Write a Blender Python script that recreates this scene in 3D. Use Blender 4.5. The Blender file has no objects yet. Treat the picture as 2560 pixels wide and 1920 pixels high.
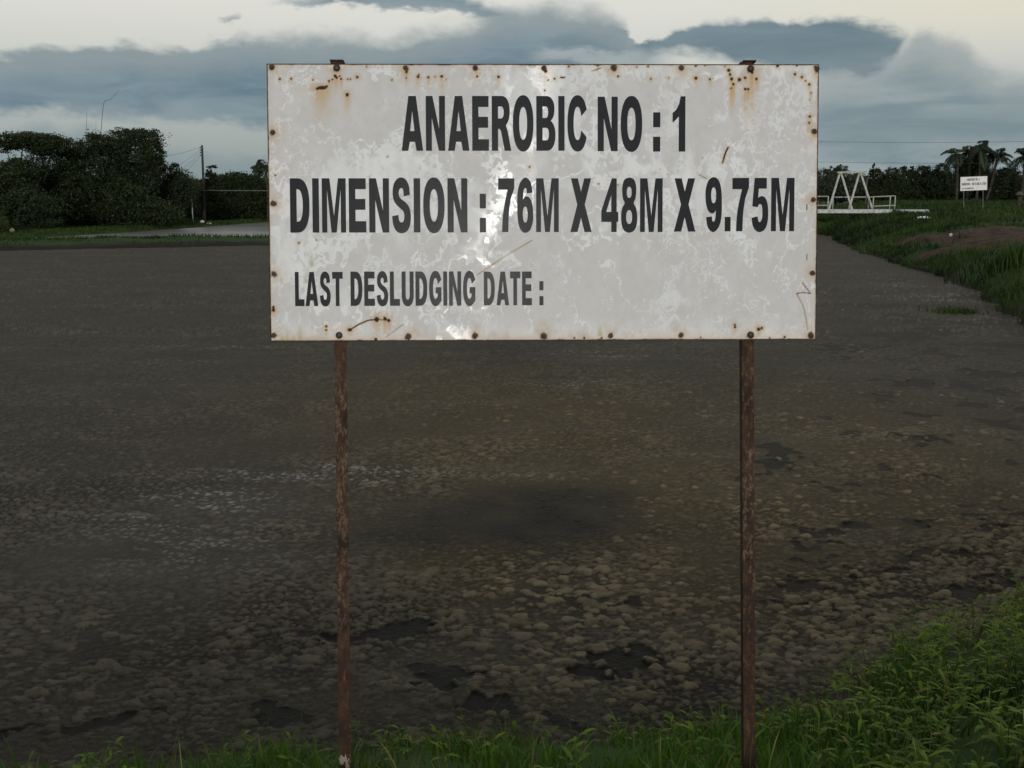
import bpy, math, random
import numpy as np
random.seed(7); RNG = np.random.default_rng(7)
S = bpy.context.scene
COL = S.collection
R = math.radians

# ------------------------------------------------------------------ camera
HC = 3.6                      # eye height above the pond surface
F = 2600.0                    # focal length for a picture 2560 px wide
PITCH = math.atan((960 - 478) / F)
cam = bpy.data.cameras.new('camera')
cam.sensor_width = 36.0; cam.lens = 36.0 * F / 2560.0
cam.clip_start = 0.05; cam.clip_end = 6000
co = bpy.data.objects.new('camera', cam); COL.objects.link(co)
co.location = (0, 0, HC); co.rotation_euler = (math.pi / 2 - PITCH, 0, 0)
S.camera = co
CP, SP = math.cos(PITCH), math.sin(PITCH)

# ------------------------------------------------------------------ exposure
S.view_settings.view_transform = 'Standard'
S.view_settings.look = 'None'
S.view_settings.exposure = 0.0
S.view_settings.gamma = 1.0
S.cycles.max_bounces = 5
S.cycles.diffuse_bounces = 3
S.cycles.glossy_bounces = 3
S.cycles.transparent_max_bounces = 4

# ------------------------------------------------------------------ sun lamp added to stand in for the camera flash
SUN_EL, SUN_AZ = R(10.9), R(180)       # azimuth from +Y, behind the camera
flash_sun = bpy.data.lights.new('flash_sun', 'SUN')
flash_sun.energy = 1.6; flash_sun.angle = R(6); flash_sun.color = (1.0, 0.97, 0.93)
so = bpy.data.objects.new('flash_sun', flash_sun); COL.objects.link(so)
so.rotation_euler = (math.pi / 2 - SUN_EL, 0, math.pi - SUN_AZ)
so.location = (0, -20, 8)

# ------------------------------------------------------------------ helpers: places
def ray(px, py):
    u = (px - 1280) / F; v = (960 - py) / F
    return np.array([u, CP + v * SP, -SP + v * CP])
def at_z(px, py, z=0.0):
    d = ray(px, py); t = (z - HC) / d[2]
    return np.array([d[0] * t, d[1] * t, z])
def at_y(px, py, Y):
    d = ray(px, py); t = Y / d[1]
    return np.array([d[0] * t, Y, HC + d[2] * t])
def azel(px, py):
    d = ray(px, py)
    return math.atan2(d[0], d[1]), math.atan2(d[2], math.hypot(d[0], d[1]))

# ------------------------------------------------------------------ helpers: node graphs
class G:
    def __init__(s, nt): s.nt = nt
    def n(s, t, **k):
        nd = s.nt.nodes.new(t)
        for a, b in k.items(): setattr(nd, a, b)
        return nd
    def put(s, sock, v):
        if isinstance(v, bpy.types.NodeSocket): s.nt.links.new(v, sock)
        elif isinstance(v, (tuple, list)):
            sock.default_value = (*v, 1.0) if (len(v) == 3 and sock.type == 'RGBA') else v
        else: sock.default_value = v
    def m(s, op, a, b=None, c=None, clamp=False):
        nd = s.n('ShaderNodeMath', operation=op, use_clamp=clamp)
        s.put(nd.inputs[0], a)
        if b is not None: s.put(nd.inputs[1], b)
        if c is not None: s.put(nd.inputs[2], c)
        return nd.outputs[0]
    def mix(s, f, a, b, mode='MIX'):
        nd = s.n('ShaderNodeMix', data_type='RGBA', blend_type=mode)
        s.put(nd.inputs[0], f); s.put(nd.inputs[6], a); s.put(nd.inputs[7], b)
        return nd.outputs[2]
    def smooth(s, x, lo, hi):
        nd = s.n('ShaderNodeMapRange', interpolation_type='SMOOTHSTEP')
        s.put(nd.inputs[0], x); s.put(nd.inputs[1], lo); s.put(nd.inputs[2], hi)
        return nd.outputs[0]
    def noise(s, vec, scale, detail=4, rough=0.55, dist=0.0):
        nd = s.n('ShaderNodeTexNoise')
        if vec is not None: s.put(nd.inputs['Vector'], vec)
        nd.inputs['Scale'].default_value = scale; nd.inputs['Detail'].default_value = detail
        nd.inputs['Roughness'].default_value = rough; nd.inputs['Distortion'].default_value = dist
        return nd.outputs[0]
    def ramp(s, x, stops):
        nd = s.n('ShaderNodeValToRGB'); e = nd.color_ramp.elements
        while len(e) < len(stops): e.new(0.5)
        for i, (p, c) in enumerate(stops):
            e[i].position = p; e[i].color = (*c, 1) if len(c) == 3 else c
        s.put(nd.inputs[0], x); return nd.outputs[0]
    def attr(s, name):
        nd = s.n('ShaderNodeAttribute', attribute_name=name); return nd
    def sep(s, v):
        nd = s.n('ShaderNodeSeparateXYZ'); s.put(nd.inputs[0], v); return nd.outputs
    def comb(s, x, y, z):
        nd = s.n('ShaderNodeCombineXYZ')
        for i, v in enumerate((x, y, z)): s.put(nd.inputs[i], v)
        return nd.outputs[0]
    def bump(s, h, strength, dist):
        nd = s.n('ShaderNodeBump'); s.put(nd.inputs['Height'], h)
        s.put(nd.inputs['Strength'], strength); nd.inputs['Distance'].default_value = dist
        return nd.outputs[0]

def material(name):
    m = bpy.data.materials.new(name); m.use_nodes = True
    g = G(m.node_tree); b = m.node_tree.nodes['Principled BSDF']
    return m, g, b

# ------------------------------------------------------------------ world: dusk sky with cloud banks
W = bpy.data.worlds.new('World'); S.world = W; W.use_nodes = True
g = G(W.node_tree); bg = W.node_tree.nodes['Background']
sky = g.n('ShaderNodeTexSky', sky_type='NISHITA', sun_disc=False)
sky.sun_elevation = SUN_EL; sky.sun_rotation = SUN_AZ
sky.air_density = 1.0; sky.dust_density = 2.0; sky.ozone_density = 1.5
tc = g.n('ShaderNodeTexCoord')
dirv = tc.outputs['Generated']
dx, dy, dz = g.sep(dirv)
AZ = g.m('ARCTAN2', dx, dy)
EL = g.m('ARCTAN2', dz, g.m('SQRT', g.m('ADD', g.m('MULTIPLY', dx, dx), g.m('MULTIPLY', dy, dy))))
uv = g.comb(AZ, g.m('MULTIPLY', EL, 2.0), 0.0)
uvs = g.comb(AZ, g.m('MULTIPLY', EL, 5.0), 3.7)
nA = g.noise(uv, 14, 6, 0.55, 0.2)
nB = g.noise(uv, 46, 5, 0.6, 0.3)
nS = g.noise(uvs, 9, 5, 0.55, 0.5)
nL = g.noise(uvs, 3.2, 4, 0.5, 0.3)
wob = g.m('ADD', g.m('MULTIPLY', g.m('SUBTRACT', nA, 0.5), 0.026), g.m('MULTIPLY', g.m('SUBTRACT', nB, 0.5), 0.016))
ELw = g.m('ADD', EL, wob)
Sx = g.m('DIVIDE', g.m('ADD', AZ, 0.6), 1.2, clamp=True)
def fcurve(pts):
    """cloud edge: azimuth -> elevation, given as picture points"""
    nd = g.n('ShaderNodeFloatCurve')
    cm = nd.mapping; cm.use_clip = False; c = cm.curves[0]
    P = sorted([((a + 0.6) / 1.2, (e + 0.2) / 0.8) for a, e in (azel(*p) for p in pts)])
    while len(c.points) < len(P): c.points.new(0.5, 0.5)
    for q, (x, y) in zip(c.points, P): q.location = (x, y); q.handle_type = 'AUTO_CLAMPED'
    cm.update(); g.put(nd.inputs['Value'], Sx)
    return g.m('SUBTRACT', g.m('MULTIPLY', nd.outputs[0], 0.8), 0.2)
soften = g.m('ADD', 0.6, g.m('MULTIPLY', g.smooth(nL, .35, .65), 2.2))
def body(top, bot, s_top=0.004, s_bot=0.006, el=None, rim=None):
    el = ELw if el is None else el
    tp = g.m('SUBTRACT', fcurve(top), el); st = g.m('MULTIPLY', soften, s_top)
    a = g.smooth(tp, g.m('MULTIPLY', st, -1.0), st)
    if rim is not None: rim.append(tp)
    b = g.smooth(g.m('SUBTRACT', el, fcurve(bot)), -s_bot, s_bot)
    return g.m('MULTIPLY', a, b)
def side(lo, hi):
    return g.smooth(AZ, azel(lo, 100)[0], azel(hi, 100)[0])
e = lambda y: (azel(1280, y)[1] + 0.2) / 1.8
veil = g.ramp(g.m('DIVIDE', g.m('ADD', EL, 0.2), 1.8),
    [(0.0, (.10, .11, .11)), (e(500), (.27, .32, .32)), (e(390), (.33, .385, .385)), (e(300), (.42, .46, .45)), (e(150), (.64, .645, .60)),
     (e(20), (.77, .755, .69)), (e(-400), (.62, .62, .60)), (e(-1500), (.36, .38, .40)), (1.0, (.34, .36, .39))])
warm = g.m('MULTIPLY', g.smooth(AZ, 0.1, 0.5), g.smooth(EL, 0.09, 0.19))
veil = g.mix(g.m('MULTIPLY', warm, 0.85), veil, (.80, .74, .54))
# towards the back the sky is an even, dimmer overcast
back = g.smooth(dy, 0.25, -0.45)
veil = g.mix(back, veil, (.36, .38, .40))
veil = g.mix(0.10, veil, g.mix(1.0, sky.outputs[0], (.09, .09, .09), 'MULTIPLY'))
dark = g.mix(g.smooth(nS, 0.32, 0.70), (.112, .190, .242), (.215, .292, .335))
dark = g.mix(g.m('MULTIPLY', g.smooth(nL, 0.45, 0.7), 0.45), dark, (.30, .35, .36))
pale = g.mix(g.smooth(nS, 0.35, 0.7), (.195, .268, .298), (.320, .378, .388))
c = veil
# far cumulus heads behind the trees on the left, and grey haze bank on the right
m = body([(-700, 330), (0, 326), (60, 318), (90, 308), (125, 316), (165, 333), (205, 314), (240, 324), (290, 345), (420, 372), (600, 392), (1000, 395), (3200, 400)],
         [(-700, 640), (3200, 640)], 0.003, .01)
c = g.mix(g.m('MULTIPLY', m, 0.55), c, (.20, .27, .30))
RIME = []
m = body([(1500, 600), (1900, 300), (2100, 165), (2200, 150), (2260, 110), (2310, 84), (2360, 102), (2410, 118), (2455, 158), (2500, 184), (2570, 190), (2800, 160), (3300, 150)],
         [(-700, 700), (3300, 700)], 0.004, .01, rim=RIME)
heads = g.mix(g.smooth(g.m('ADD', RIME[0], g.m('MULTIPLY', g.m('SUBTRACT', nA, .5), .05)), .0, .045), (.345, .388, .392), pale)
c = g.mix(g.m('MULTIPLY', g.m('MULTIPLY', m, side(1850, 2080)), .92), c, heads)
mid = body([(-700, 330), (1700, 330), (2100, 290), (2300, 270), (2560, 262), (3200, 250)], [(-700, 420), (1900, 400), (2150, 380), (2560, 350), (3200, 330)], .012, .016)
c = g.mix(g.m('MULTIPLY', g.m('MULTIPLY', mid, side(2000, 2200)), .6), c, (.165, .235, .265))
# the long bank
RIM = []
m = body([(-800, 150), (0, 141), (100, 124), (190, 132), (260, 116), (360, 110), (480, 118), (560, 103), (690, 98), (850, 92), (980, 100), (1070, 84), (1170, 66), (1230, 30), (1300, 19), (1430, 22),
          (1510, 36), (1560, 62), (1590, 98), (1680, 110), (2000, 120), (3300, 120)],
         [(-800, 268), (0, 274), (190, 279), (290, 290), (390, 303), (540, 308), (640, 314), (800, 300), (1100, 260), (1500, 200), (2000, 185), (3300, 180)], 0.0045, 0.007, rim=RIM)
bank = g.mix(g.m('MULTIPLY', g.m('SUBTRACT', 1.0, g.smooth(g.m('ADD', RIM[0], g.m('MULTIPLY', g.m('SUBTRACT', nS, .5), .05)), .006, .036)), .75), dark, (.275, .325, .340))
c = g.mix(g.m('MULTIPLY', g.m('MULTIPLY', m, g.m('SUBTRACT', 1.0, side(1560, 1720))), .95), c, bank)
# soft gap with light in it above the board
m = body([(1150, 120), (1330, 124), (1420, 124), (1600, 132), (1700, 140)], [(1150, 160), (1330, 152), (1500, 158), (1700, 160)], .004, .004)
c = g.mix(g.m('MULTIPLY', g.m('MULTIPLY', m, g.m('MULTIPLY', side(1300, 1380), g.m('SUBTRACT', 1.0, side(1560, 1640)))), .6), c, (.44, .48, .47))
# dark band at the top edge
m = body([(600, 10), (760, 0), (900, -30), (1100, -22), (1200, 6), (1260, 30), (1330, 60)], [(600, 14), (760, 16), (880, 10), (960, 26), (1060, 30), (1180, 42), (1260, 52), (1330, 66)], .003, .003)
c = g.mix(g.m('MULTIPLY', g.m('MULTIPLY', m, g.m('MULTIPLY', side(650, 760), g.m('SUBTRACT', 1.0, side(1240, 1280)))), .93), c, dark)
# lens cloud on the right
m = body([(1560, 112), (1640, 95), (1740, 72), (1850, 54), (1960, 46), (2080, 50), (2200, 62), (2270, 84), (2330, 110)],
         [(1560, 125), (1700, 140), (1850, 160), (2000, 182), (2130, 186), (2200, 166), (2240, 132), (2272, 88), (2330, 70)], .0035, .008)
c = g.mix(g.m('MULTIPLY', g.m('MULTIPLY', m, g.m('MULTIPLY', side(1560, 1620), g.m('SUBTRACT', 1.0, side(2262, 2285)))), .96), c, g.mix(.45, dark, (.150, .208, .238)))
# small wisp, upper left
m = body([(500, 70), (548, 60), (580, 54), (600, 42), (620, 60)], [(500, 66), (548, 64), (575, 70), (600, 58), (620, 52)], .002, .002)
c = g.mix(g.m('MULTIPLY', g.m('MULTIPLY', m, g.m('MULTIPLY', side(540, 556), g.m('SUBTRACT', 1.0, side(596, 612)))), .75), c, (.26, .31, .33))
W.node_tree.links.new(c, bg.inputs[0]); bg.inputs[1].default_value = 1.0

# ------------------------------------------------------------------ helpers: meshes and objects
def tag(o, label=None, cat=None, group=None, kind=None):
    if label: o['label'] = label
    if cat: o['category'] = cat
    if group: o['group'] = group
    if kind: o['kind'] = kind
    return o
def empty(name, loc=(0, 0, 0), rot=(0, 0, 0)):
    o = bpy.data.objects.new(name, None); COL.objects.link(o)
    o.location = loc; o.rotation_euler = rot; o.empty_display_size = .2
    return o
def mesh(name, V, polys, mat, parent=None, smooth=False, attrs=None, loc=None):
    """polys: list of (k, (M,k) int array)"""
    me = bpy.data.meshes.new(name)
    V = np.ascontiguousarray(V, dtype=np.float32)
    polys = [np.asarray(p, dtype=np.int32) for p in (polys if isinstance(polys, list) else [polys]) if len(p)]
    me.vertices.add(len(V)); me.vertices.foreach_set('co', V.ravel())
    tot = np.concatenate([np.full(len(p), p.shape[1], np.int32) for p in polys])
    start = np.concatenate([[0], np.cumsum(tot)[:-1]]).astype(np.int32)
    idx = np.concatenate([p.ravel() for p in polys])
    me.loops.add(len(idx)); me.loops.foreach_set('vertex_index', idx)
    me.polygons.add(len(tot)); me.polygons.foreach_set('loop_start', start)
    me.polygons.foreach_set('loop_total', tot)
    me.polygons.foreach_set('use_smooth', np.full(len(tot), smooth))
    me.update(calc_edges=True); me.validate()
    for k, a in (attrs or {}).items():
        a = np.ascontiguousarray(a, dtype=np.float32)
        if a.ndim == 1:
            at = me.attributes.new(k, 'FLOAT', 'POINT'); at.data.foreach_set('value', a)
        else:
            if a.shape[1] == 3: a = np.concatenate([a, np.ones((len(a), 1), np.float32)], 1)
            at = me.attributes.new(k, 'FLOAT_COLOR', 'POINT'); at.data.foreach_set('color', np.ascontiguousarray(a).ravel())
    if mat: me.materials.append(mat)
    o = bpy.data.objects.new(name, me); COL.objects.link(o)
    if parent: o.parent = parent
    if loc is not None: o.location = loc
    return o
class MB:
    """collects shapes, builds ONE mesh"""
    def __init__(s): s.V = []; s.q = []; s.t = []; s.n = 0
    def add(s, V, q=(), t=()):
        V = np.asarray(V, float); s.V.append(V)
        if len(q): s.q.append(np.asarray(q) + s.n)
        if len(t): s.t.append(np.asarray(t) + s.n)
        s.n += len(V)
    def box(s, lo, hi):
        (a, b, c_), (d, e_, f) = lo, hi
        s.add([(a, b, c_), (d, b, c_), (d, e_, c_), (a, e_, c_), (a, b, f), (d, b, f), (d, e_, f), (a, e_, f)],
              [(0, 3, 2, 1), (4, 5, 6, 7), (0, 1, 5, 4), (1, 2, 6, 5), (2, 3, 7, 6), (3, 0, 4, 7)])
    def tube(s, P, r, n=8, cap=True):
        P = np.asarray(P, float); r = np.broadcast_to(np.asarray(r, float), (len(P),))
        T = np.gradient(P, axis=0); T /= np.linalg.norm(T, axis=1)[:, None] + 1e-9
        up = np.array([0, 0, 1.0]) if abs(T[0, 2]) < .9 else np.array([1.0, 0, 0])
        V = []
        for p, t, q in zip(P, T, r):
            a = np.cross(t, up); a /= np.linalg.norm(a) + 1e-9; b = np.cross(t, a)
            th = np.arange(n) * 2 * math.pi / n
            V.append(p + q * (np.cos(th)[:, None] * a + np.sin(th)[:, None] * b))
        k = len(P); Q = []
        for i in range(k - 1):
            for j in range(n):
                j2 = (j + 1) % n; Q.append((i * n + j, i * n + j2, (i + 1) * n + j2, (i + 1) * n + j))
        V = np.concatenate(V); T3 = []
        if cap:
            V = np.concatenate([V, P[:1], P[-1:]])
            for j in range(n):
                j2 = (j + 1) % n
                T3 += [(k * n, j2, j), (k * n + 1, (k - 1) * n + j, (k - 1) * n + j2)]
        s.add(V, Q, T3)
    def bar(s, a, b, w, d):
        """rectangular bar from a to b"""
        a = np.asarray(a, float); b = np.asarray(b, float); t = b - a; t /= np.linalg.norm(t)
        up = np.array([0, 1.0, 0]) if abs(t[1]) < .9 else np.array([0, 0, 1.0])
        x = np.cross(up, t); x /= np.linalg.norm(x); y = np.cross(t, x)
        c4 = [x * w / 2 * i + y * d / 2 * j for i, j in ((-1, -1), (1, -1), (1, 1), (-1, 1))]
        s.add([a + q for q in c4] + [b + q for q in c4],
              [(0, 3, 2, 1), (4, 5, 6, 7), (0, 1, 5, 4), (1, 2, 6, 5), (2, 3, 7, 6), (3, 0, 4, 7)])
    def lathe(s, prof, n=12, M=None):
        """profile (r, h) turned about local +h; M maps (x, y, h) rows"""
        th = np.arange(n) * 2 * math.pi / n; V = []
        for r_, h in prof: V += [(r_ * math.cos(t), r_ * math.sin(t), h) for t in th]
        V = np.array(V); k = len(prof)
        Q = [(i * n + j, i * n + (j + 1) % n, (i + 1) * n + (j + 1) % n, (i + 1) * n + j) for i in range(k - 1) for j in range(n)]
        if M is not None: V = V @ np.asarray(M[0]).T + np.asarray(M[1])
        s.add(V, Q)
    def build(s, name, mat, parent=None, smooth=False, attrs=None, loc=None):
        pol = []
        if s.q: pol.append(np.concatenate(s.q))
        if s.t: pol.append(np.concatenate(s.t))
        return mesh(name, np.concatenate(s.V), pol, mat, parent, smooth, attrs, loc)
def vnoise(x, y, seed=0):
    """smooth value noise 0..1"""
    rg = np.random.default_rng(seed); T = rg.random((256, 256))
    xi = np.floor(x).astype(int); yi = np.floor(y).astype(int); fx = x - xi; fy = y - yi
    fx = fx * fx * (3 - 2 * fx); fy = fy * fy * (3 - 2 * fy)
    a = T[xi & 255, yi & 255]; b = T[(xi + 1) & 255, yi & 255]; c_ = T[xi & 255, (yi + 1) & 255]; d = T[(xi + 1) & 255, (yi + 1) & 255]
    return (a * (1 - fx) + b * fx) * (1 - fy) + (c_ * (1 - fx) + d * fx) * fy
def fbm(x, y, oct=4, seed=0, gain=.5):
    s = 0; a = 1; t = 0
    for i in range(oct):
        s = s + a * vnoise(x * 2 ** i + 17.3 * i, y * 2 ** i + 5.1 * i, seed + i); t += a; a *= gain
    return s / t
def sstep(x, lo, hi):
    t = np.clip((x - lo) / (hi - lo), 0, 1); return t * t * (3 - 2 * t)

# ------------------------------------------------------------------ the ponds' outlines and the lie of the land
POND = np.array([at_z(*p)[:2] for p in
    [(-700, 2080), (-200, 1975), (250, 1925), (600, 1892), (1000, 1872), (1300, 1868), (1600, 1858), (1850, 1838), (2010, 1790), (2110, 1720), (2260, 1650), (2450, 1580), (2640, 1530),
     (2760, 1380), (2800, 1150), (2700, 950), (2600, 838), (2530, 800), (2470, 742), (2400, 714), (2330, 684), (2241, 656), (2169, 636), (2117, 616), (2087, 592), (2046, 584),
     (1400, 598), (670, 613), (0, 627), (-900, 645), (-1500, 760)]])
POND2 = np.array([at_z(*p)[:2] for p in [(-60, 609), (60, 607), (300, 604), (450, 601), (670, 599), (1200, 592), (1500, 588), (1500, 543), (1200, 546), (900, 549), (670, 556), (600, 561), (500, 569), (400, 576), (300, 583), (180, 590), (40, 597), (-60, 603)]])
def sdist(P, poly):
    """signed distance, positive outside"""
    P = np.asarray(P, float); d = np.full(len(P), 1e9); ins = np.zeros(len(P), bool)
    for i in range(len(poly)):
        a = poly[i]; b = poly[(i + 1) % len(poly)]; e_ = b - a
        t = np.clip(((P - a) @ e_) / (e_ @ e_), 0, 1)
        d = np.minimum(d, np.hypot(*(P - a - t[:, None] * e_).T))
        cr = (a[1] > P[:, 1]) != (b[1] > P[:, 1])
        with np.errstate(divide='ignore', invalid='ignore'):
            xi = (b[0] - a[0]) * (P[:, 1] - a[1]) / (b[1] - a[1] + 1e-12) + a[0]
        ins ^= cr & (P[:, 0] < xi)
    return np.where(ins, -d, d)
def wobble(P): return (fbm(P[:, 0] * .6, P[:, 1] * .6, 4, 31, .6) - .5) * np.clip(np.hypot(P[:, 0], P[:, 1]) * .03, .15, 1.6)
def terr(P):
    """height of the ground, and distance from the first pond"""
    P = np.asarray(P, float); x, y = P[:, 0], P[:, 1]
    d1 = sdist(P, POND) + wobble(P); d2 = sdist(P, POND2)
    left = sstep(-x + .35 * (y - 70), -26, -8) * sstep(y, 45, 62)      # low bunds round the far ponds
    B = 1.85 * (1 - left) + (.30 - .06 * sstep(y + .9 * (x + 35), 80, 100)) * left
    L = 3.1 * (1 - sstep(y, 8, 20)) + 2.6 * sstep(y, 8, 20)
    L = L * (1 - left) + .45 * left
    d = np.minimum(d1, d2)
    z = np.where(d > 0, B * (1 - np.exp(-np.maximum(d, 0) / L)), np.maximum(d * .5, -.6))
    amp = np.clip(np.maximum(d, 0) * .3, 0, 1) * (0.05 + .18 * sstep(y, 9, 25) * (1 - .6 * left))
    z = z + amp * (fbm(x * .5, y * .5, 4, 5) - .5) * 2 + .30 * sstep(y, 40, 55) * np.clip(np.maximum(d, 0) * .8, 0, 1) * (fbm(x * .9, y * .9, 3, 6) - .5)
    return z, d1, d2
def ground_at(x, y): return float(terr(np.array([[x, y]]))[0][0])
def on_ground(px, py, y0=20, y1=170):
    """where the line of sight through a picture point meets the land"""
    d = ray(px, py); t = np.linspace(y0 / d[1], y1 / d[1], 1500); Q_ = np.outer(t, d) + [0, 0, HC]
    z = terr(Q_[:, :2])[0]; i = np.argmax(Q_[:, 2] <= z); i = i if (Q_[:, 2] <= z).any() else len(t) - 1
    return np.array([Q_[i, 0], Q_[i, 1], z[i]])

# ------------------------------------------------------------------ materials
def simple(name, colr, rough=.7, spec=.3, metal=0.0, var=.0, scale=6):
    m, g, b = material(name)
    if var:
        t = g.n('ShaderNodeTexCoord').outputs['Object']
        n_ = g.noise(t, scale, 5, .6)
        g.put(b.inputs['Base Color'], g.mix(g.smooth(n_, .3, .7), tuple(q * (1 - var) for q in colr), tuple(min(1, q * (1 + var)) for q in colr)))
    else: b.inputs['Base Color'].default_value = (*colr, 1)
    b.inputs['Roughness'].default_value = rough; b.inputs['Metallic'].default_value = metal
    b.inputs['Specular IOR Level'].default_value = spec
    return m
def leafmat(name, dark_, light, dry=(.22, .18, .07), rough=.55, trans=.25):
    """foliage: every leaf has its own tint"""
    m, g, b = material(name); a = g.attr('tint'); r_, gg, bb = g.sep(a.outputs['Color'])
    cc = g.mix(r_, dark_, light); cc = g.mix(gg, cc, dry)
    g.put(b.inputs['Base Color'], cc); b.inputs['Roughness'].default_value = rough
    b.inputs['Specular IOR Level'].default_value = .2
    if trans:
        tr = g.n('ShaderNodeBsdfTranslucent'); g.put(tr.inputs[0], cc)
        mx = g.n('ShaderNodeMixShader'); mx.inputs[0].default_value = trans
        out = m.node_tree.nodes['Material Output']
        g.nt.links.new(b.outputs[0], mx.inputs[1]); g.nt.links.new(tr.outputs[0], mx.inputs[2]); g.nt.links.new(mx.outputs[0], out.inputs[0])
    return m
M_GRASS = leafmat('grass blades', (.022, .062, .009), (.100, .205, .024), dry=(.30, .24, .10), rough=.5)
M_WEED = leafmat('weed leaves', (.026, .060, .006), (.165, .270, .016), rough=.6)
M_BANK = leafmat('bank grass', (.008, .018, .005), (.044, .084, .014), dry=(.08, .06, .03), rough=.7)
M_TREE = leafmat('tree leaves', (.016, .024, .011), (.042, .061, .021), dry=(.05, .045, .02), trans=.15)
M_PALM = leafmat('palm leaves', (.022, .034, .022), (.052, .072, .040), dry=(.06, .05, .025), trans=.15)
M_FAR = leafmat('far leaves', (.026, .038, .025), (.058, .080, .046), trans=.1)  # paler greens put distance haze into the leaf colour
M_BARK = simple('bark', (.05, .042, .034), .9, .1, 0, .4, 3)
M_PALEBARK = simple('pale bark', (.22, .21, .18), .9, .1, 0, .5, 5)

# ground
m, g, b = material('ground soil'); a = g.attr('mask'); r_, gg, bb = g.sep(a.outputs['Color'])
tco = g.n('ShaderNodeTexCoord').outputs['Object']; n1 = g.noise(tco, 1.6, 8, .65); n2 = g.noise(tco, 18, 5, .6)
soil = g.mix(n1, (.022, .020, .015), (.055, .048, .036))
turf = g.mix(n1, (.018, .045, .012), (.040, .080, .020))
track = g.mix(g.smooth(g.m('ADD', g.m('MULTIPLY', n1, .6), g.m('MULTIPLY', n2, .4)), .38, .62), (.026, .016, .011), (.088, .056, .041))
mud = g.mix(n2, (.012, .011, .010), (.030, .027, .023))
cc = g.mix(r_, soil, turf); cc = g.mix(gg, cc, track); cc = g.mix(bb, cc, mud)
g.put(b.inputs['Base Color'], cc); b.inputs['Roughness'].default_value = .9; b.inputs['Specular IOR Level'].default_value = .15
g.put(b.inputs['Normal'], g.bump(n2, .6, .03)); M_SOIL = m

# scum crust on the pond
m, g, b = material('sludge crust'); a = g.attr('mask'); lum, hole, pal = g.sep(a.outputs['Color'])
fine = g.attr('fine').outputs['Fac']
tco = g.n('ShaderNodeTexCoord').outputs['Object']
n1 = g.noise(tco, .35, 6, .6); n2 = g.noise(tco, 11, 7, .75); n3 = g.noise(tco, 55, 4, .7); n6 = g.noise(tco, 4.5, 7, .8)
st = g.n('ShaderNodeMapping'); g.put(st.inputs[0], tco); st.inputs['Scale'].default_value = (.25, 1.6, 1); st.inputs['Rotation'].default_value = (0, 0, .12)
n4 = g.noise(st.outputs[0], .55, 7, .65)
crust = g.mix(n1, (.052, .049, .041), (.079, .073, .061))
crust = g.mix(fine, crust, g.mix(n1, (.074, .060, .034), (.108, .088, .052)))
crust = g.mix(g.m('MULTIPLY', g.smooth(n4, .50, .74), .35), crust, (.110, .110, .102))
crust = g.mix(g.m('MULTIPLY', g.smooth(n2, .54, .70), .65), crust, (.026, .025, .022))
crust = g.mix(g.m('MULTIPLY', g.smooth(n6, .56, .68), .7), crust, (.150, .138, .110))

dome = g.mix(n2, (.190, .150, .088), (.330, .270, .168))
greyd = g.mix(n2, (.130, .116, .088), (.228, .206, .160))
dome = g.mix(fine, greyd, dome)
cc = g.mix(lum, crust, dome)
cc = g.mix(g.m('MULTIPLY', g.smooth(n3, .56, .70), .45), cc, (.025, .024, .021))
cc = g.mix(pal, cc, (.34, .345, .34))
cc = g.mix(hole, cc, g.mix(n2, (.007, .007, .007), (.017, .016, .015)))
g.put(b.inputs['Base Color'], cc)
g.put(b.inputs['Roughness'], g.m('SUBTRACT', .80, g.m('MULTIPLY', hole, .25)))
b.inputs['Specular IOR Level'].default_value = .08
h = g.m('ADD', g.m('MULTIPLY', n2, .5), g.m('MULTIPLY', n3, .25))
g.put(b.inputs['Normal'], g.bump(h, 1.0, .05)); M_CRUST = m

m, g, b = material('pond water')
b.inputs['Roughness'].default_value = .28
b.inputs['Specular IOR Level'].default_value = .7
tco = g.n('ShaderNodeTexCoord').outputs['Object']
g.put(b.inputs['Normal'], g.bump(g.noise(tco, 2.5, 4, .6), .25, .05))
mp = g.n('ShaderNodeMapping'); g.put(mp.inputs[0], tco); mp.inputs['Scale'].default_value = (.07, .35, 1)
g.put(b.inputs['Base Color'], g.mix(g.smooth(g.noise(mp.outputs[0], 1.0, 5, .6), .35, .65), (.125, .132, .125), (.245, .255, .255))); M_WATER = m

# rusty steel with old paint
m, g, b = material('rusty steel'); tco = g.n('ShaderNodeTexCoord').outputs['Object']
mp = g.n('ShaderNodeMapping'); g.put(mp.inputs[0], tco); mp.inputs['Scale'].default_value = (1.6, 1.6, .75)
n1 = g.noise(mp.outputs[0], 7, 8, .7); n2 = g.noise(mp.outputs[0], 85, 5, .75); n3 = g.noise(mp.outputs[0], 26, 6, .75); n5 = g.noise(tco, 1.9, 3, .5)
rust = g.mix(g.smooth(n1, .34, .66), (.018, .010, .007), (.058, .028, .014))
rust = g.mix(g.smooth(n3, .53, .68), rust, (.118, .060, .026))
rust = g.mix(g.smooth(n2, .52, .64), rust, (.016, .009, .007))
pz = g.sep(tco)[2]
worn = g.m('MULTIPLY', g.attr('scuff').outputs['Fac'], g.m('MULTIPLY', g.smooth(n2, .46, .60), g.smooth(g.m('ADD', n3, g.m('MULTIPLY', n5, .5)), .66, .84)))
rust = g.mix(g.m('MULTIPLY', worn, .45), rust, (.27, .21, .145))
pf = g.attr('paint').outputs['Fac']
fl = g.smooth(g.m('ADD', g.m('ADD', n1, g.m('MULTIPLY', g.m('SUBTRACT', n3, .5), .25)), g.m('MULTIPLY', g.m('SUBTRACT', pf, 1.12), .5)), .48, .51)
rust = g.mix(fl, rust, g.mix(n3, (.26, .21, .155), (.40, .35, .28)))
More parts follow.
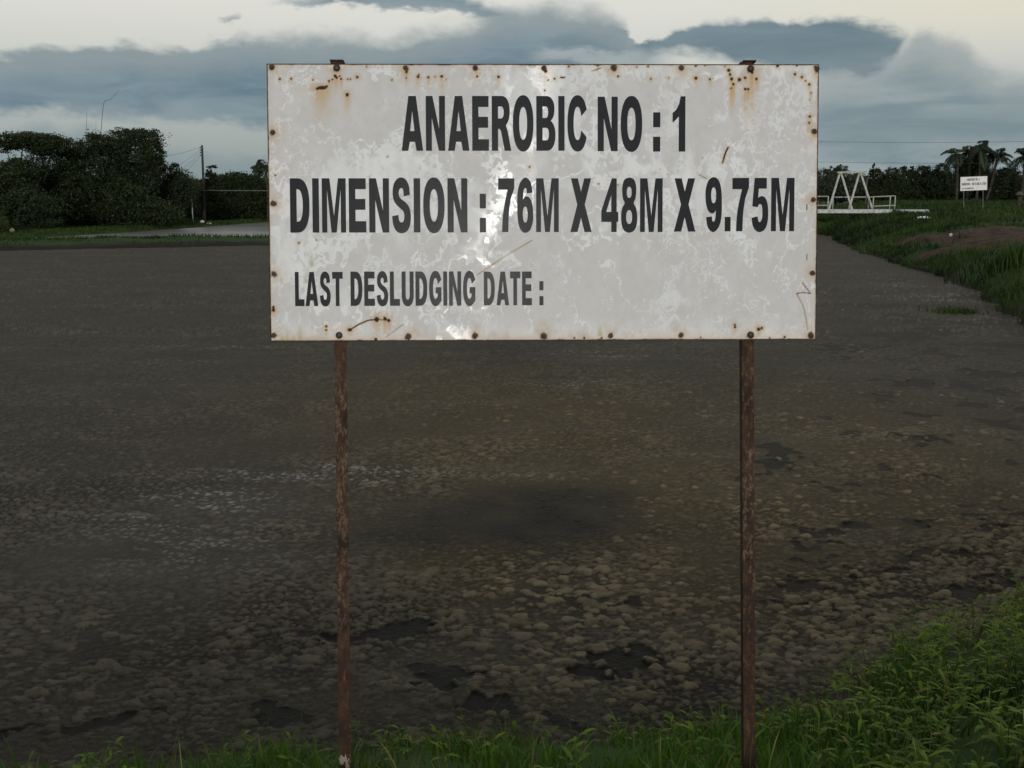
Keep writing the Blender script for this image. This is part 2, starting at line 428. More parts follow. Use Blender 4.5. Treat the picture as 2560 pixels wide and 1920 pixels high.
g.put(b.inputs['Base Color'], rust); b.inputs['Roughness'].default_value = .8; b.inputs['Specular IOR Level'].default_value = .25
g.put(b.inputs['Normal'], g.bump(g.m('ADD', n3, n2), .5, .004)); M_RUST = m
M_BOLT = simple('bolt steel', (.055, .042, .034), .55, .4, .35, .5, 60)

# board paint: white enamel, water marked, rusting (marks live in the mesh attributes)
m, g, b = material('sign enamel'); a = g.attr('wear'); patch, rst, wash = g.sep(a.outputs['Color'])
moss = g.attr('moss').outputs['Fac']; tco = g.n('ShaderNodeTexCoord').outputs['Object']
n2 = g.noise(tco, 60, 5, .7); n3 = g.noise(tco, 9, 6, .65)
white = g.mix(n3, (.68, .69, .69), (.80, .81, .81))
greyp = g.mix(n3, (.515, .503, .492), (.605, .593, .582))
cc = g.mix(patch, white, greyp)
cc = g.mix(g.m('MULTIPLY', g.smooth(n2, .60, .72), .35), cc, (.40, .39, .375))
cc = g.mix(moss, cc, (.33, .36, .16))
cc = g.mix(wash, cc, (.50, .30, .095))
cc = g.mix(rst, cc, g.mix(n2, (.022, .012, .008), (.075, .030, .012)))
g.put(b.inputs['Base Color'], cc)
gl = g.attr('gloss').outputs['Fac']
g.put(b.inputs['Roughness'], g.m('ADD', g.m('SUBTRACT', .70, g.m('MULTIPLY', gl, .43)), g.m('MULTIPLY', rst, .3), clamp=True))
g.put(b.inputs['Specular IOR Level'], g.m('ADD', .30, g.m('MULTIPLY', g.smooth(gl, .3, .9), .45)))
g.put(b.inputs['Normal'], g.bump(g.m('ADD', g.m('MULTIPLY', n2, .12), n3), .10, .02)); M_BOARD = m
m, g, b = material('letter paint'); tco = g.n('ShaderNodeTexCoord').outputs['Object']
n2 = g.noise(tco, 14, 6, .65); n3 = g.noise(tco, 130, 3, .7)
cc = g.mix(n2, (.018, .0195, .022), (.034, .036, .040)); cc = g.mix(g.m('MULTIPLY', g.smooth(n3, .64, .74), .25), cc, (.2, .2, .2))
g.put(b.inputs['Base Color'], cc); g.put(b.inputs['Roughness'], g.mix(n2, (.30,) * 3, (.20,) * 3))
b.inputs['Specular IOR Level'].default_value = .025; M_LETTER = m
M_WHITE = simple('white paint', (.40, .40, .365), .6, .3, 0, .25, 4)
M_CONC = simple('white concrete', (.42, .43, .42), .85, .2, 0, .35, 3)
M_BAG = simple('white plastic', (.68, .69, .70), .5, .4, 0, .15, 8)
M_TIMBER = simple('dark timber', (.045, .038, .032), .9, .1, 0, .4, 4)
M_WIRE = simple('wire', (.05, .055, .06), .7, .2)
M_PIPE = simple('pale pipe', (.13, .135, .13), .7, .3, 0, .3, 2)
M_BLACK = simple('black plastic', (.02, .02, .02), .5, .4)

# ------------------------------------------------------------------ ground sheet (polar, reaches the horizon)
na = 900
rr = np.concatenate([[0.0], np.geomspace(.6, 50, 190), np.linspace(50.4, 135, 190), np.geomspace(137, 3500, 60)]); nr = len(rr)
aa = np.linspace(0, 2 * math.pi, na, endpoint=False)
# columns crowd into the forward half
aa = aa - .55 * np.sin(aa); 
P = np.stack([np.outer(rr, np.sin(aa)).ravel(), np.outer(rr, np.cos(aa)).ravel()], 1)
zz, d1, d2 = terr(P)
x, y = P[:, 0], P[:, 1]
def spot(P, px, py, rx, ry, z=0.0):
    """soft ellipse on the ground, given by the picture point of its centre and half sizes in metres"""
    c_ = at_z(px, py, z); return np.exp(-(((P[:, 0] - c_[0]) / rx) ** 2 + ((P[:, 1] - c_[1]) / ry) ** 2))
TRK = [(on_ground(px, py)[:2], rx, ry) for px, py, rx, ry in ((2390, 584, 2.6, 4.5), (2470, 584, 3.2, 6.0), (2560, 582, 4.2, 7.0), (2650, 580, 5, 7), (2330, 630, .9, 2.2), (2270, 600, .9, 2.4))]
def track_mask(P):
    t = np.maximum.reduce([np.exp(-(((P[:, 0] - c_[0]) / rx) ** 2 + ((P[:, 1] - c_[1]) / ry) ** 2)) for c_, rx, ry in TRK])
    return sstep(t * (.45 + 1.1 * fbm(P[:, 0] * .7, P[:, 1] * .5, 4, 77)), .42, .62)
turf = sstep(fbm(x * .8, y * .8, 4, 3) + np.clip(np.minimum(d1, d2) * .35, 0, .4), .42, .75)
trk = track_mask(P)
mudm = sstep(-d1, -.45 - 5.5 * sstep(y, 50, 60) * (x < 8) * fbm(x * .5, y * .5, 3, 81), .1) * sstep(y, 0, 3)
mask = np.stack([turf, trk, mudm], 1)
I = np.arange(nr * na).reshape(nr, na)
Q = np.stack([I[:-1], np.roll(I, -1, 1)[:-1], np.roll(I, -1, 1)[1:], I[1:]], -1).reshape(-1, 4)[:, ::-1]
V = np.stack([x, y, zz], 1)
tag(mesh('ground', V, Q, M_SOIL, smooth=True, attrs={'mask': mask}), kind='structure')

# second pond: open water beyond the bund
n = len(POND2); V = np.concatenate([POND2 * 1.0, POND2.mean(0)[None]]); V = np.concatenate([V, np.full((n + 1, 1), .02)], 1)
# grow the sheet a little so that it runs under the bank
V[:n, :2] += (POND2 - POND2.mean(0)) * .02
tag(mesh('water', V, np.array([(i, (i + 1) % n, n) for i in range(n)]), M_WATER), kind='structure')

# ------------------------------------------------------------------ the near pond: a crust of sludge with domes
rows = np.concatenate([np.linspace(at_z(1280, 1990)[1], 5.9, 8)[:-1],
                       HC / np.tan(np.linspace(math.atan(HC / 5.9), math.atan(HC / 26), 720)),
                       np.geomspace(26.2, 118, 130)])
tt = np.linspace(-.78, .70, 1080)
Yg, Tg = np.meshgrid(rows, tt, indexing='ij'); Xg = Yg * Tg
P = np.stack([Xg.ravel(), Yg.ravel()], 1)
Hh = np.zeros_like(Xg); Lm = np.zeros_like(Xg); Br = np.zeros_like(Xg)
def pfield(P, lst):
    s = np.zeros(len(P))
    for (px, py, rx, ry, a_) in lst:
        c_ = at_z(px, py); k = math.hypot(c_[1], HC) / F
        s = np.maximum(s, a_ * np.exp(-(((P[:, 0] - c_[0]) / (rx * k)) ** 2 + ((P[:, 1] - c_[1]) / (ry * k * math.hypot(c_[1], HC) / HC)) ** 2)))
    return s
smooth_zone = [(1290, 1300, 270, 66, 1.05), (1000, 1270, 200, 40, .6), (300, 1380, 500, 90, .9), (600, 1270, 400, 60, .85), (1080, 1640, 160, 30, .45)]
dome_zone = [(950, 1480, 160, 90, .55), (1250, 1450, 200, 60, .6), (700, 1640, 500, 90, .95), (300, 1640, 400, 90, .7), (1450, 1500, 250, 110, 1), (1600, 1650, 350, 120, .7), (1150, 1580, 250, 60, .7),
             (1200, 1560, 160, 40, .9), (150, 1740, 300, 80, .5), (2100, 1560, 500, 140, .5), (1100, 1720, 900, 60, .5)]
def scatter(n, y0, y1, r0, r1, power=2.2):
    u = RNG.random(n); yy = np.sqrt(y0 ** 2 + u * (y1 ** 2 - y0 ** 2)); xx = yy * RNG.uniform(-.72, .66, n)
    rad = r0 + (r1 - r0) * RNG.random(n) ** power
    return xx, yy, rad
sets = [(16000, 5.9, 12, .012, .040, 1.6), (5200, 5.9, 12, .026, .074, 2.0), (15000, 12, 20, .016, .036, 1.8), (3200, 12, 20, .03, .08, 3.0), (9000, 20, 40, .025, .07, 2.8)]
for si, (n_, y0, y1, r0, r1, pw) in enumerate(sets):
    xs, ys, rs = scatter(n_, y0, y1, r0, r1, pw)
    PP = np.stack([xs, ys], 1); sm = pfield(PP, smooth_zone); dz_ = pfield(PP, dome_zone)
    clump = fbm(xs * .9, ys * .9, 3, 41)
    keep = RNG.random(n_) < np.clip((.34 + .72 * dz_) * (1 - .93 * sm) * sstep(clump, .25, .6) * 1.25 + (.14 if si > 1 else .06), 0, 1)
    grow = .75 + .75 * dz_ * RNG.random(n_)
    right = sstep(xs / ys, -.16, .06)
    for xq, yq, rq, gq, rt, sq in zip(xs[keep], ys[keep], rs[keep], grow[keep], right[keep], sm[keep]):
        r_ = rq * gq * (1 - .4 * sq)
        i0, i1 = np.searchsorted(rows, (yq - r_ * 1.2, yq + r_ * 1.2)); j0, j1 = np.searchsorted(tt, ((xq - r_ * 1.7) / yq, (xq + r_ * 1.7) / yq))
        if i1 <= i0 or j1 <= j0: continue
        sx = random.uniform(1.0, 1.45); ph = random.random() * 6.28
        ddx = (Xg[i0:i1, j0:j1] - xq) / sx; ddy = Yg[i0:i1, j0:j1] - yq
        an = np.arctan2(ddy, ddx); q = np.hypot(ddx, ddy) / (r_ * (1 + .13 * np.sin(3 * an + ph) + .08 * np.sin(5 * an + 2 * ph)))
        hgt = r_ * random.uniform(.45, .72) * np.sqrt(np.clip(1 - q * q, 0, 1))
        hgt = np.where(q < 1, hgt, 0)
        sub = Hh[i0:i1, j0:j1]; win = hgt > sub
        sub[win] = hgt[win]
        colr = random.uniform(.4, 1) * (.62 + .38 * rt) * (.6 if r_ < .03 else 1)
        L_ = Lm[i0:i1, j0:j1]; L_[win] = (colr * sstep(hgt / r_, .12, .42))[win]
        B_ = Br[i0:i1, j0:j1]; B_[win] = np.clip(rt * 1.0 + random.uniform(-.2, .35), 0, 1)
Hf = Hh.ravel(); xf, yf = P[:, 0], P[:, 1]
rel = fbm(xf * 2.2, yf * 2.2, 5, 11) - .5
nearf = 1 - sstep(yf, 18, 45)
Z = Hf * (.62 + .76 * fbm(xf * 30, yf * 30, 4, 19, .6)) + .045 * rel + nearf * .022 * (fbm(xf * 20, yf * 20, 4, 12, .62) - .5)
def grains(x, y, cell, seed, r0, r1):
    """close-packed little domes: height (in cells) and a random number per dome"""
    rg = np.random.default_rng(seed); A = rg.random((3, 256, 256)); gx, gy = x / cell, y / cell
    ix, iy = np.floor(gx).astype(int), np.floor(gy).astype(int); best = np.zeros(len(x)); idv = np.zeros(len(x))
    for di in (-1, 0, 1):
        for dj in (-1, 0, 1):
            a_, b_ = (ix + di) & 255, (iy + dj) & 255
            d = np.hypot(gx - ix - di - A[0, a_, b_], gy - iy - dj - A[1, a_, b_]); r_ = r0 + (r1 - r0) * A[2, a_, b_]
            h_ = r_ * np.sqrt(np.clip(1 - (d / r_) ** 2, 0, 1)); k_ = h_ > best
            best = np.where(k_, h_, best); idv = np.where(k_, (A[2, a_, b_] * 7.13) % 1, idv)
    return best, idv
wxx = xf + .05 * (fbm(xf * 9, yf * 9, 2, 141) - .5); wyy = yf + .05 * (fbm(xf * 9, yf * 9, 2, 142) - .5)
g1, i1_ = grains(wxx, wyy, .062, 143, .25, .62); g2, i2_ = grains(wxx, wyy, .105, 144, .2, .60); g3, i3_ = grains(wxx, wyy, .19, 145, .15, .55)
sm_ = pfield(P, smooth_zone); gw = (1 - .80 * sm_) * (.45 + .75 * sstep(fbm(xf * .7, yf * .7, 3, 146), .3, .65))
gfar = 1 - sstep(yf, 30, 70)
GH = np.maximum.reduce([g1 * .062 * .62, g2 * .105 * .58 * sstep(fbm(xf * 1.3, yf * 1.3, 2, 147), .38, .6), g3 * .19 * .16 * sstep(yf, 14, 26)])
gtop = np.clip(GH / .022, 0, 1)
Z = np.maximum(Z, .045 * rel + GH * gw * (.35 + .65 * gfar) * (1 - .55 * sstep(yf, 10, 16)))
free = Lm.ravel() < .05
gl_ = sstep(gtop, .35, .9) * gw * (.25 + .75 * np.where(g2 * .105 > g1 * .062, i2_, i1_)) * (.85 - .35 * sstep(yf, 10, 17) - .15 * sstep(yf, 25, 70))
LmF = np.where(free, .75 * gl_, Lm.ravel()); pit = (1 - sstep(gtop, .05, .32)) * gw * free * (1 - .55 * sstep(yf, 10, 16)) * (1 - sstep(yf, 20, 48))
holes = [(1040, 1573, 75, 16, 1), (880, 1592, 150, 14, 1), (1000, 1580, 110, 12, 1), (690, 1785, 95, 30, 1), (250, 1805, 80, 18, 1), (1590, 1655, 105, 28, 1.2), (1500, 1690, 90, 22, 1.1), (1120, 1690, 130, 20, .9),
         (1570, 1500, 44, 16, 1), (1240, 1760, 80, 22, 1), (1420, 1800, 60, 18, .9), (1945, 1122, 40, 16, 1.1), (1965, 1138, 40, 8, 1), (1920, 1162, 45, 9, .9), (1900, 1178, 30, 6, .8), (1850, 1190, 30, 12, .9),
         (2300, 958, 55, 9, 1), (2440, 965, 70, 8, 1), (2250, 1497, 65, 13, 1.1), (2410, 1472, 65, 20, 1.1), (2490, 1455, 60, 10, 1), (1985, 1466, 70, 10, 1), (2010, 1455, 40, 8, .9), (1990, 1405, 30, 7, .9), (2130, 1318, 65, 9, .8), (2300, 1306, 70, 8, .85), (2440, 1295, 40, 8, .9), (2550, 1290, 40, 7, .9),
         (2280, 1395, 70, 12, .8), (2370, 1385, 60, 11, .85), (2240, 1430, 60, 9, .8), (2490, 1060, 45, 16, .75), (2420, 1014, 45, 7, .9), (2010, 1365, 40, 8, .8), (2060, 1350, 30, 6, .9), (560, 1700, 70, 12, .6), (60, 1830, 110, 14, .7), (400, 1790, 60, 12, .6),
         (2200, 838, 110, 5, 1), (2270, 852, 70, 4, 1), (2420, 926, 50, 7, .9), (2520, 935, 60, 7, .9), (2080, 876, 60, 4, .9), (2170, 868, 60, 3, .9), (2500, 985, 40, 6, .8), (2370, 890, 70, 4, .8), (2480, 862, 80, 4, 1), (2330, 805, 110, 4, .9), (2440, 745, 90, 4, 1), (2210, 764, 70, 3.5, 1), (1240, 1268, 70, 8, .4), (2360, 765, 90, 4, .9)]
holes += [(random.uniform(2060, 2560), random.uniform(770, 1110), random.uniform(15, 50), random.uniform(2, 6), random.uniform(.6, 1)) for _ in range(46)]
holes += [(random.uniform(1880, 2540), random.uniform(1150, 1560), random.uniform(15, 50), random.uniform(3, 9), random.uniform(.5, 1)) for _ in range(40)]
holes = [(h_[0], h_[1], h_[2] * .85, h_[3] * (.72 if h_[1] > 1550 else .95), h_[4]) for h_ in holes]
wx = .16 * (fbm(xf * 4, yf * 4, 4, 53) - .5) * np.clip(yf * .12, 1, 4); wy = .22 * (fbm(xf * 4, yf * 4, 4, 54) - .5) * np.clip(yf * .12, 1, 4)
HO = pfield(np.stack([xf + 2.2 * wx, yf + 2.2 * wy], 1), holes); HO = sstep(1.2 * HO * (.22 + 1.5 * fbm(xf * 8, yf * 5, 5, 51, .6)) - .45 * sstep(Hf, .012, .04), .32, .46)
soft = pfield(P, [(1290, 1305, 290, 72, 1.35), (1380, 1250, 240, 40, 1.0), (1050, 1345, 190, 50, .8), (1100, 1780, 900, 60, .35), (200, 1850, 500, 60, .5)])
gap = (1 - sstep(Hf, .003, .012)) * pfield(P, dome_zone) * sstep(fbm(xf * 5, yf * 5, 4, 63), .38, .6)
HO2 = np.maximum.reduce([HO * .95, np.clip(soft, 0, 1) * (.35 + .8 * fbm(xf * 2.4, yf * 1.6, 5, 61)), .6 * gap])
Z = Z * (1 - .80 * HO) - .002 * HO
warmf = np.clip(pfield(P, [(1350, 1080, 520, 230, 1), (1750, 1250, 500, 260, .95), (1100, 1000, 500, 120, .8), (1150, 1420, 300, 110, .95), (2150, 1150, 500, 300, .75), (900, 1500, 300, 120, .35)]), 0, 1)  # brown scum, with the flash-lit centre also painted into its colour
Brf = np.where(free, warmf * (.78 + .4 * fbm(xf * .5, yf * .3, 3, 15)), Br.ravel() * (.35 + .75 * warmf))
glintf = pfield(P, [(850, 1190, 330, 26, .8), (520, 1250, 160, 45, .9), (420, 1290, 150, 40, .7), (1420, 960, 90, 9, .8), (1500, 885, 160, 12, .6), (560, 870, 260, 6, .5), (200, 830, 140, 5, .4), (850, 1170, 110, 14, .9), (1300, 1190, 200, 10, .4),
                    (350, 905, 200, 4, .5), (600, 730, 200, 4, .4), (1500, 830, 60, 3, .3), (2400, 745, 150, 10, .7), (2330, 715, 120, 8, .6), (2470, 800, 120, 12, .6), (500, 1360, 350, 60, .45), (1560, 1493, 25, 5, .7), (1440, 1660, 20, 6, .9)])
PA = .9 * glintf * sstep(fbm(xf * 1.1 + 2 * rel, yf * 3.5, 4, 71), .35, .62) * (1 - HO) * (.10 + .9 * sstep(gtop, .45, .85) * (i1_ > .35))  # pale glints painted onto the grain tops
HO2 = np.maximum(HO2, .50 * pit)
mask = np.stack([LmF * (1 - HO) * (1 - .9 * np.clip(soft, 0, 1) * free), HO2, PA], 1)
d1 = sdist(P, POND)
Z = np.where(d1 > .4, Z * .2 - .05, Z)
nY, nT = Xg.shape; I = np.arange(nY * nT).reshape(nY, nT)
Q = np.stack([I[:-1, :-1], I[:-1, 1:], I[1:, 1:], I[1:, :-1]], -1).reshape(-1, 4)
Q = Q[(d1 < 1.6)[Q].any(1)]
used = np.zeros(len(P), bool); used[Q.ravel()] = True; remap = np.cumsum(used) - 1
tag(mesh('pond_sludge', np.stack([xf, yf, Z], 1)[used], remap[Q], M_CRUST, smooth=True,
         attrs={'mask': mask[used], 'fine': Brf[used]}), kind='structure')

# ------------------------------------------------------------------ lettering outlines (unit cap height)
def arc(cx, cy, rx, ry, a0, a1, n=22, p=2.25):
    t = np.radians(np.linspace(a0, a1, n)); c_, s_ = np.cos(t), np.sin(t)
    return [(cx + rx * np.sign(u) * abs(u) ** (2 / p), cy + ry * np.sign(v) * abs(v) ** (2 / p)) for u, v in zip(c_, s_)]
def rect(x0, y0, x1, y1): return [(x0, y0), (x1, y0), (x1, y1), (x0, y1)]
def spl(pts, n=6):
    P_ = np.array([pts[0]] + list(pts) + [pts[-1]], float); out = []
    for i in range(1, len(P_) - 2):
        p0, p1, p2, p3 = P_[i - 1:i + 3]
        for t in np.linspace(0, 1, n, endpoint=False):
            out.append(tuple(.5 * (2 * p1 + (p2 - p0) * t + (2 * p0 - 5 * p1 + 4 * p2 - p3) * t * t + (3 * p1 - p0 - 3 * p2 + p3) * t ** 3)))
    return out + [tuple(P_[-2])]
s_ = .115
six = spl([(.285, .735), (.25, .93), (.155, 1.015), (.06, .93), (.01, .75), (0, .48), (.015, .2), (.065, .04), (.15, -.015), (.24, .04), (.29, .19), (.298, .34), (.28, .52), (.235, .63), (.175, .665), (.13, .64), (.110, .60)]) \
    + spl([(.110, .60), (.112, .7), (.125, .79), (.15, .82), (.172, .8), (.18, .72)])
sixh = arc(.15, .325, .045, .15, 0, 360)[:-1]
eight_r = [(.15, 1.015), (.235, .98), (.275, .87), (.28, .74), (.265, .62), (.235, .54), (.28, .44), (.3, .29), (.285, .12), (.235, .02), (.15, -.015)]
GL = {
 'I': (.115, [rect(0, 0, .115, 1)]),
 'E': (.305, [[(0, 0), (.305, 0), (.305, .21), (s_, .21), (s_, .42), (.29, .42), (.29, .62), (s_, .62), (s_, .80), (.30, .80), (.30, 1), (0, 1)]]),
 'L': (.285, [[(0, 0), (.285, 0), (.285, .2), (s_, .2), (s_, 1), (0, 1)]]),
 'T': (.32, [[(.1025, 0), (.2175, 0), (.2175, .8), (.32, .8), (.32, 1), (0, 1), (0, .8), (.1025, .8)]]),
 'N': (.35, [[(0, 0), (.108, 0), (.108, .60), (.235, 0), (.35, 0), (.35, 1), (.242, 1), (.242, .40), (.122, 1), (0, 1)]]),
 'M': (.42, [[(0, 0), (.09, 0), (.09, .8), (.165, 0), (.255, 0), (.33, .8), (.33, 0), (.42, 0), (.42, 1), (.285, 1), (.21, .3), (.135, 1), (0, 1)]]),
 'A': (.39, [[(0, 0), (.12, 0), (.148, .165), (.242, .165), (.27, 0), (.39, 0), (.263, 1), (.127, 1)], [(.156, .36), (.234, .36), (.195, .73)]]),
 'X': (.37, [[(0, 0), (.125, 0), (.185, .27), (.245, 0), (.37, 0), (.25, .51), (.36, 1), (.24, 1), (.185, .75), (.13, 1), (.01, 1), (.12, .51)]]),
 'U': (.345, [[(0, 1)] + arc(.1725, .33, .1725, .345, 180, 360) + [(.345, 1), (.23, 1)] + arc(.1725, .33, .0575, .15, 360, 180) + [(s_, 1)]]),
 'O': (.376, [arc(.188, .5, .188, .515, 0, 360, 44)[:-1], arc(.188, .5, .072, .30, 0, 360, 36)[:-1]]),
 'D': (.34, [[(0, 0)] + arc(.13, .5, .21, .5, -90, 90, 24, 2.4) + [(0, 1)], [(s_, .2)] + arc(.13, .5, .093, .3, -90, 90, 20, 2.4) + [(s_, .8)]]),
 'R': (.355, [[(0, 0), (s_, 0), (s_, .40), (.14, .40), (.165, .37), (.235, 0), (.355, 0), (.288, .37), (.258, .46)] + arc(.18, .72, .148, .28, -50, 90, 18) + [(0, 1)], [(s_, .59)] + arc(.165, .70, .055, .11, -90, 90, 12) + [(s_, .81)]]),
 'B': (.35, [[(0, 0)] + arc(.19, .285, .16, .285, -90, 65, 18) + arc(.18, .76, .152, .24, -55, 90, 18) + [(0, 1)], [(s_, .19)] + arc(.18, .305, .05, .115, -90, 90, 12) + [(s_, .42)], [(s_, .60)] + arc(.172, .705, .045, .105, -90, 90, 12) + [(s_, .81)]]),
 'C': (.35, [arc(.185, .5, .185, .515, 27, 333, 40) + [(.257, .37)] + arc(.185, .5, .072, .305, 335, 25, 34) + [(.257, .635)]]),
 'G': (.355, [arc(.185, .5, .185, .515, 27, 300, 36) + [(.355, .15), (.355, .54), (.19, .54), (.19, .36), (.245, .36), (.245, .26)] + arc(.185, .5, .072, .305, 310, 25, 34) + [(.257, .635)]]),
 'S': (.33, [spl([(.315, .695), (.30, .86), (.245, .975), (.165, 1.015), (.085, .98), (.03, .88), (.012, .74), (.03, .60), (.09, .50), (.19, .40), (.213, .33), (.213, .26), (.195, .20), (.165, .185), (.135, .2), (.118, .25), (.112, .325)])
              + spl([(0, .30), (.02, .14), (.075, .025), (.165, -.015), (.255, .02), (.31, .12), (.33, .28), (.31, .44), (.25, .545), (.155, .625), (.122, .69), (.12, .75), (.135, .80), (.163, .82), (.19, .805), (.203, .75), (.205, .665)])]),
 '1': (.215, [[(.105, 0), (.215, 0), (.215, 1), (.135, 1)] + spl([(.11, .87), (.06, .76), (0, .70)]) + spl([(0, .525), (.06, .58), (.105, .64)])]),
 '2': (.30, [[(0, 0), (.3, 0), (.3, .2), (.15, .2)] + spl([(.2, .33), (.27, .5), (.295, .7), (.28, .87), (.23, .98), (.15, 1.015), (.07, .98), (.02, .87), (.005, .69)]) + spl([(.11, .66), (.12, .77), (.15, .815), (.18, .77), (.185, .69), (.16, .56), (.08, .36), (.02, .2)])]),
 '4': (.315, [[(.185, 0), (.285, 0), (.285, .19), (.315, .19), (.315, .375), (.285, .375), (.285, 1), (.195, 1), (0, .4), (0, .19), (.185, .19)], [(.09, .375), (.185, .375), (.185, .69)]]),
 '5': (.30, [[(.27, 1), (.05, 1), (.01, .47)] + spl([(.105, .45), (.13, .5), (.155, .51), (.185, .47), (.195, .34), (.185, .23), (.15, .17), (.12, .2), (.108, .28)]) + spl([(0, .25), (.02, .11), (.075, .015), (.15, -.015), (.235, .03), (.285, .15), (.3, .33), (.285, .52), (.24, .63), (.18, .66), (.14, .645), (.115, .625)]) + [(.125, .8), (.27, .8)]]),
 '6': (.30, [six, sixh]),
 '9': (.30, [[(.298 - x_, 1 - y_) for x_, y_ in six], [(.298 - x_, 1 - y_) for x_, y_ in sixh]]),
 '7': (.30, [[(0, 1), (.3, 1), (.3, .82)] + spl([(.235, .62), (.2, .36), (.185, 0)]) + spl([(.07, 0), (.085, .3), (.125, .56), (.175, .79)]) + [(0, .79)]]),
 '8': (.30, [spl(eight_r) + spl([(.3 - x_, y_) for x_, y_ in eight_r[::-1]])[1:-1], arc(.15, .74, .045, .105, 0, 360)[:-1], arc(.15, .28, .055, .13, 0, 360)[:-1]]),
 ':': (.105, [rect(0, 0, .105, .27), rect(0, .445, .105, .715)]),
 '.': (.105, [rect(0, 0, .105, .27)]),
}
def letters(name, words, parent, y_front, thick, mat=None):
    """words: (text, x0, x1, z0, z1) in board metres -> one mesh"""
    cu = bpy.data.curves.new(name, 'CURVE'); cu.dimensions = '2D'; cu.fill_mode = 'BOTH'; cu.extrude = thick / 2
    for text, x0, x1, z0, z1 in words:
        adv = []; w = 0
        for i, ch in enumerate(text):
            adv.append(w); w += GL[ch][0]
            if i < len(text) - 1: w += .052 if text[i:i + 2] not in ('AT', 'LA', 'RO', '7M', '.7') else .03
        k = (x1 - x0) / w; h_ = z1 - z0
        for ch, a_ in zip(text, adv):
            for cont in GL[ch][1]:
                sp = cu.splines.new('POLY'); sp.use_cyclic_u = True
                q = []
                for p in cont:
                    if not q or math.hypot(p[0] - q[-1][0], p[1] - q[-1][1]) > 1e-4: q.append(p)
                if math.hypot(q[0][0] - q[-1][0], q[0][1] - q[-1][1]) < 1e-4: q.pop()
                sp.points.add(len(q) - 1)
                for pt, (ux, uy) in zip(sp.points, q): pt.co = (x0 + (a_ + ux) * k, z0 + uy * h_, 0, 1)
    tmp = bpy.data.objects.new('tmp', cu); COL.objects.link(tmp)
    bpy.context.view_layer.update()
    me = bpy.data.meshes.new_from_object(tmp.evaluated_get(bpy.context.evaluated_depsgraph_get()))
    COL.objects.unlink(tmp); bpy.data.objects.remove(tmp); bpy.data.curves.remove(cu)
    n_ = len(me.vertices); v = np.zeros(n_ * 3, np.float32); me.vertices.foreach_get('co', v); v = v.reshape(-1, 3)
    v = np.stack([v[:, 0], -v[:, 2] + y_front, v[:, 1]], 1); me.vertices.foreach_set('co', np.ascontiguousarray(v).ravel()); me.update()
    me.materials.clear(); me.materials.append(mat or M_LETTER); me.name = name
    o = bpy.data.objects.new(name, me); COL.objects.link(o); o.parent = parent
    return o

# ------------------------------------------------------------------ the sign in front
RX, RY, RZ = R(-7.72), R(-.048), R(.988)
cx_, sx_ = math.cos(RX), math.sin(RX); cz_, sz_ = math.cos(RZ), math.sin(RZ); cy_, sy_ = math.cos(RY), math.sin(RY)
RM = np.array([[cz_, -sz_, 0], [sz_, cz_, 0], [0, 0, 1]]) @ np.array([[1, 0, 0], [0, cx_, -sx_], [0, sx_, cx_]]) @ np.array([[cy_, 0, sy_], [0, 1, 0], [-sy_, 0, cy_]])
BC = np.array([.1432, 4.690, HC - .0524])          # centre of the board
BH = 2.62                                           # board centre above the foot of the posts
def on_board(px, py):
    d = ray(px, py); nn = RM @ np.array([0, 1, 0]); o = np.array([0, 0, HC])
    t = ((BC - o) @ nn) / (d @ nn); q = RM.T @ (o + d * t - BC); return q[0], q[2]
foot = BC - RM @ np.array([0, 0, BH])
import mathutils
sign = empty('information_sign', foot, mathutils.Matrix(RM.tolist()).to_euler())
tag(sign, 'large rusty white board with black lettering on two rusty posts, closest to the viewer', 'sign')
HW, HH = 1.22, .61
# posts: angle iron, one flange to the front and one going back
def post_part(x0, xb):
    b_ = MB(); w, t_, zt, zb = .054, .005, BH + HH + .012, -.35
    P8 = [(0, 0), (w, 0), (w, t_), (t_, t_), (t_, .05), (0, .05)]
    zs = np.linspace(zb, zt, 60); V = []; pa = []
    for z in zs:
        f_ = (z - BH + HH) / (zb - BH + HH); xo = x0 + (xb - x0) * f_
        V += [(xo - w / 2 + a_, .0035 + c_, z) for a_, c_ in P8]; pa += [0.0] * 6
    V = np.array(V); k = len(zs)
    Qd = [(i * 6 + j, i * 6 + (j + 1) % 6, (i + 1) * 6 + (j + 1) % 6, (i + 1) * 6 + j) for i in range(k - 1) for j in range(6)]
    e0 = (k - 1) * 6
    b_.add(V, Qd + [(e0, e0 + 1, e0 + 2, e0 + 3), (e0, e0 + 3, e0 + 4, e0 + 5)])
    return b_, V
for x0, xb, pm in ((-.9105, -.9115, 1), (.914, .943, .0)):
    b_, V = post_part(x0, xb)
    fl = (1 - sstep(V[:, 2], .10, .60)) * pm * .98
    sc = sstep(V[:, 2], .50 if pm else .60, 1.0 if pm else 1.1) * (1 - .7 * sstep(V[:, 2], 1.75, 2.0))
    po = b_.build('post', M_RUST, sign, attrs={'paint': fl, 'scuff': sc})
    cap = MB(); cap.box((x0 - .032, -.004, BH + HH + .0125), (x0 + .027, .052, BH + HH + .0175))
    cap.box((x0 - .030, .0, BH + HH + .003), (x0 - .0275, .03, BH + HH + .0124))
    cb = cap.build('post_cap', M_RUST, po, attrs={'paint': np.full(16, .6 if pm else .1), 'scuff': np.full(16, .6)})
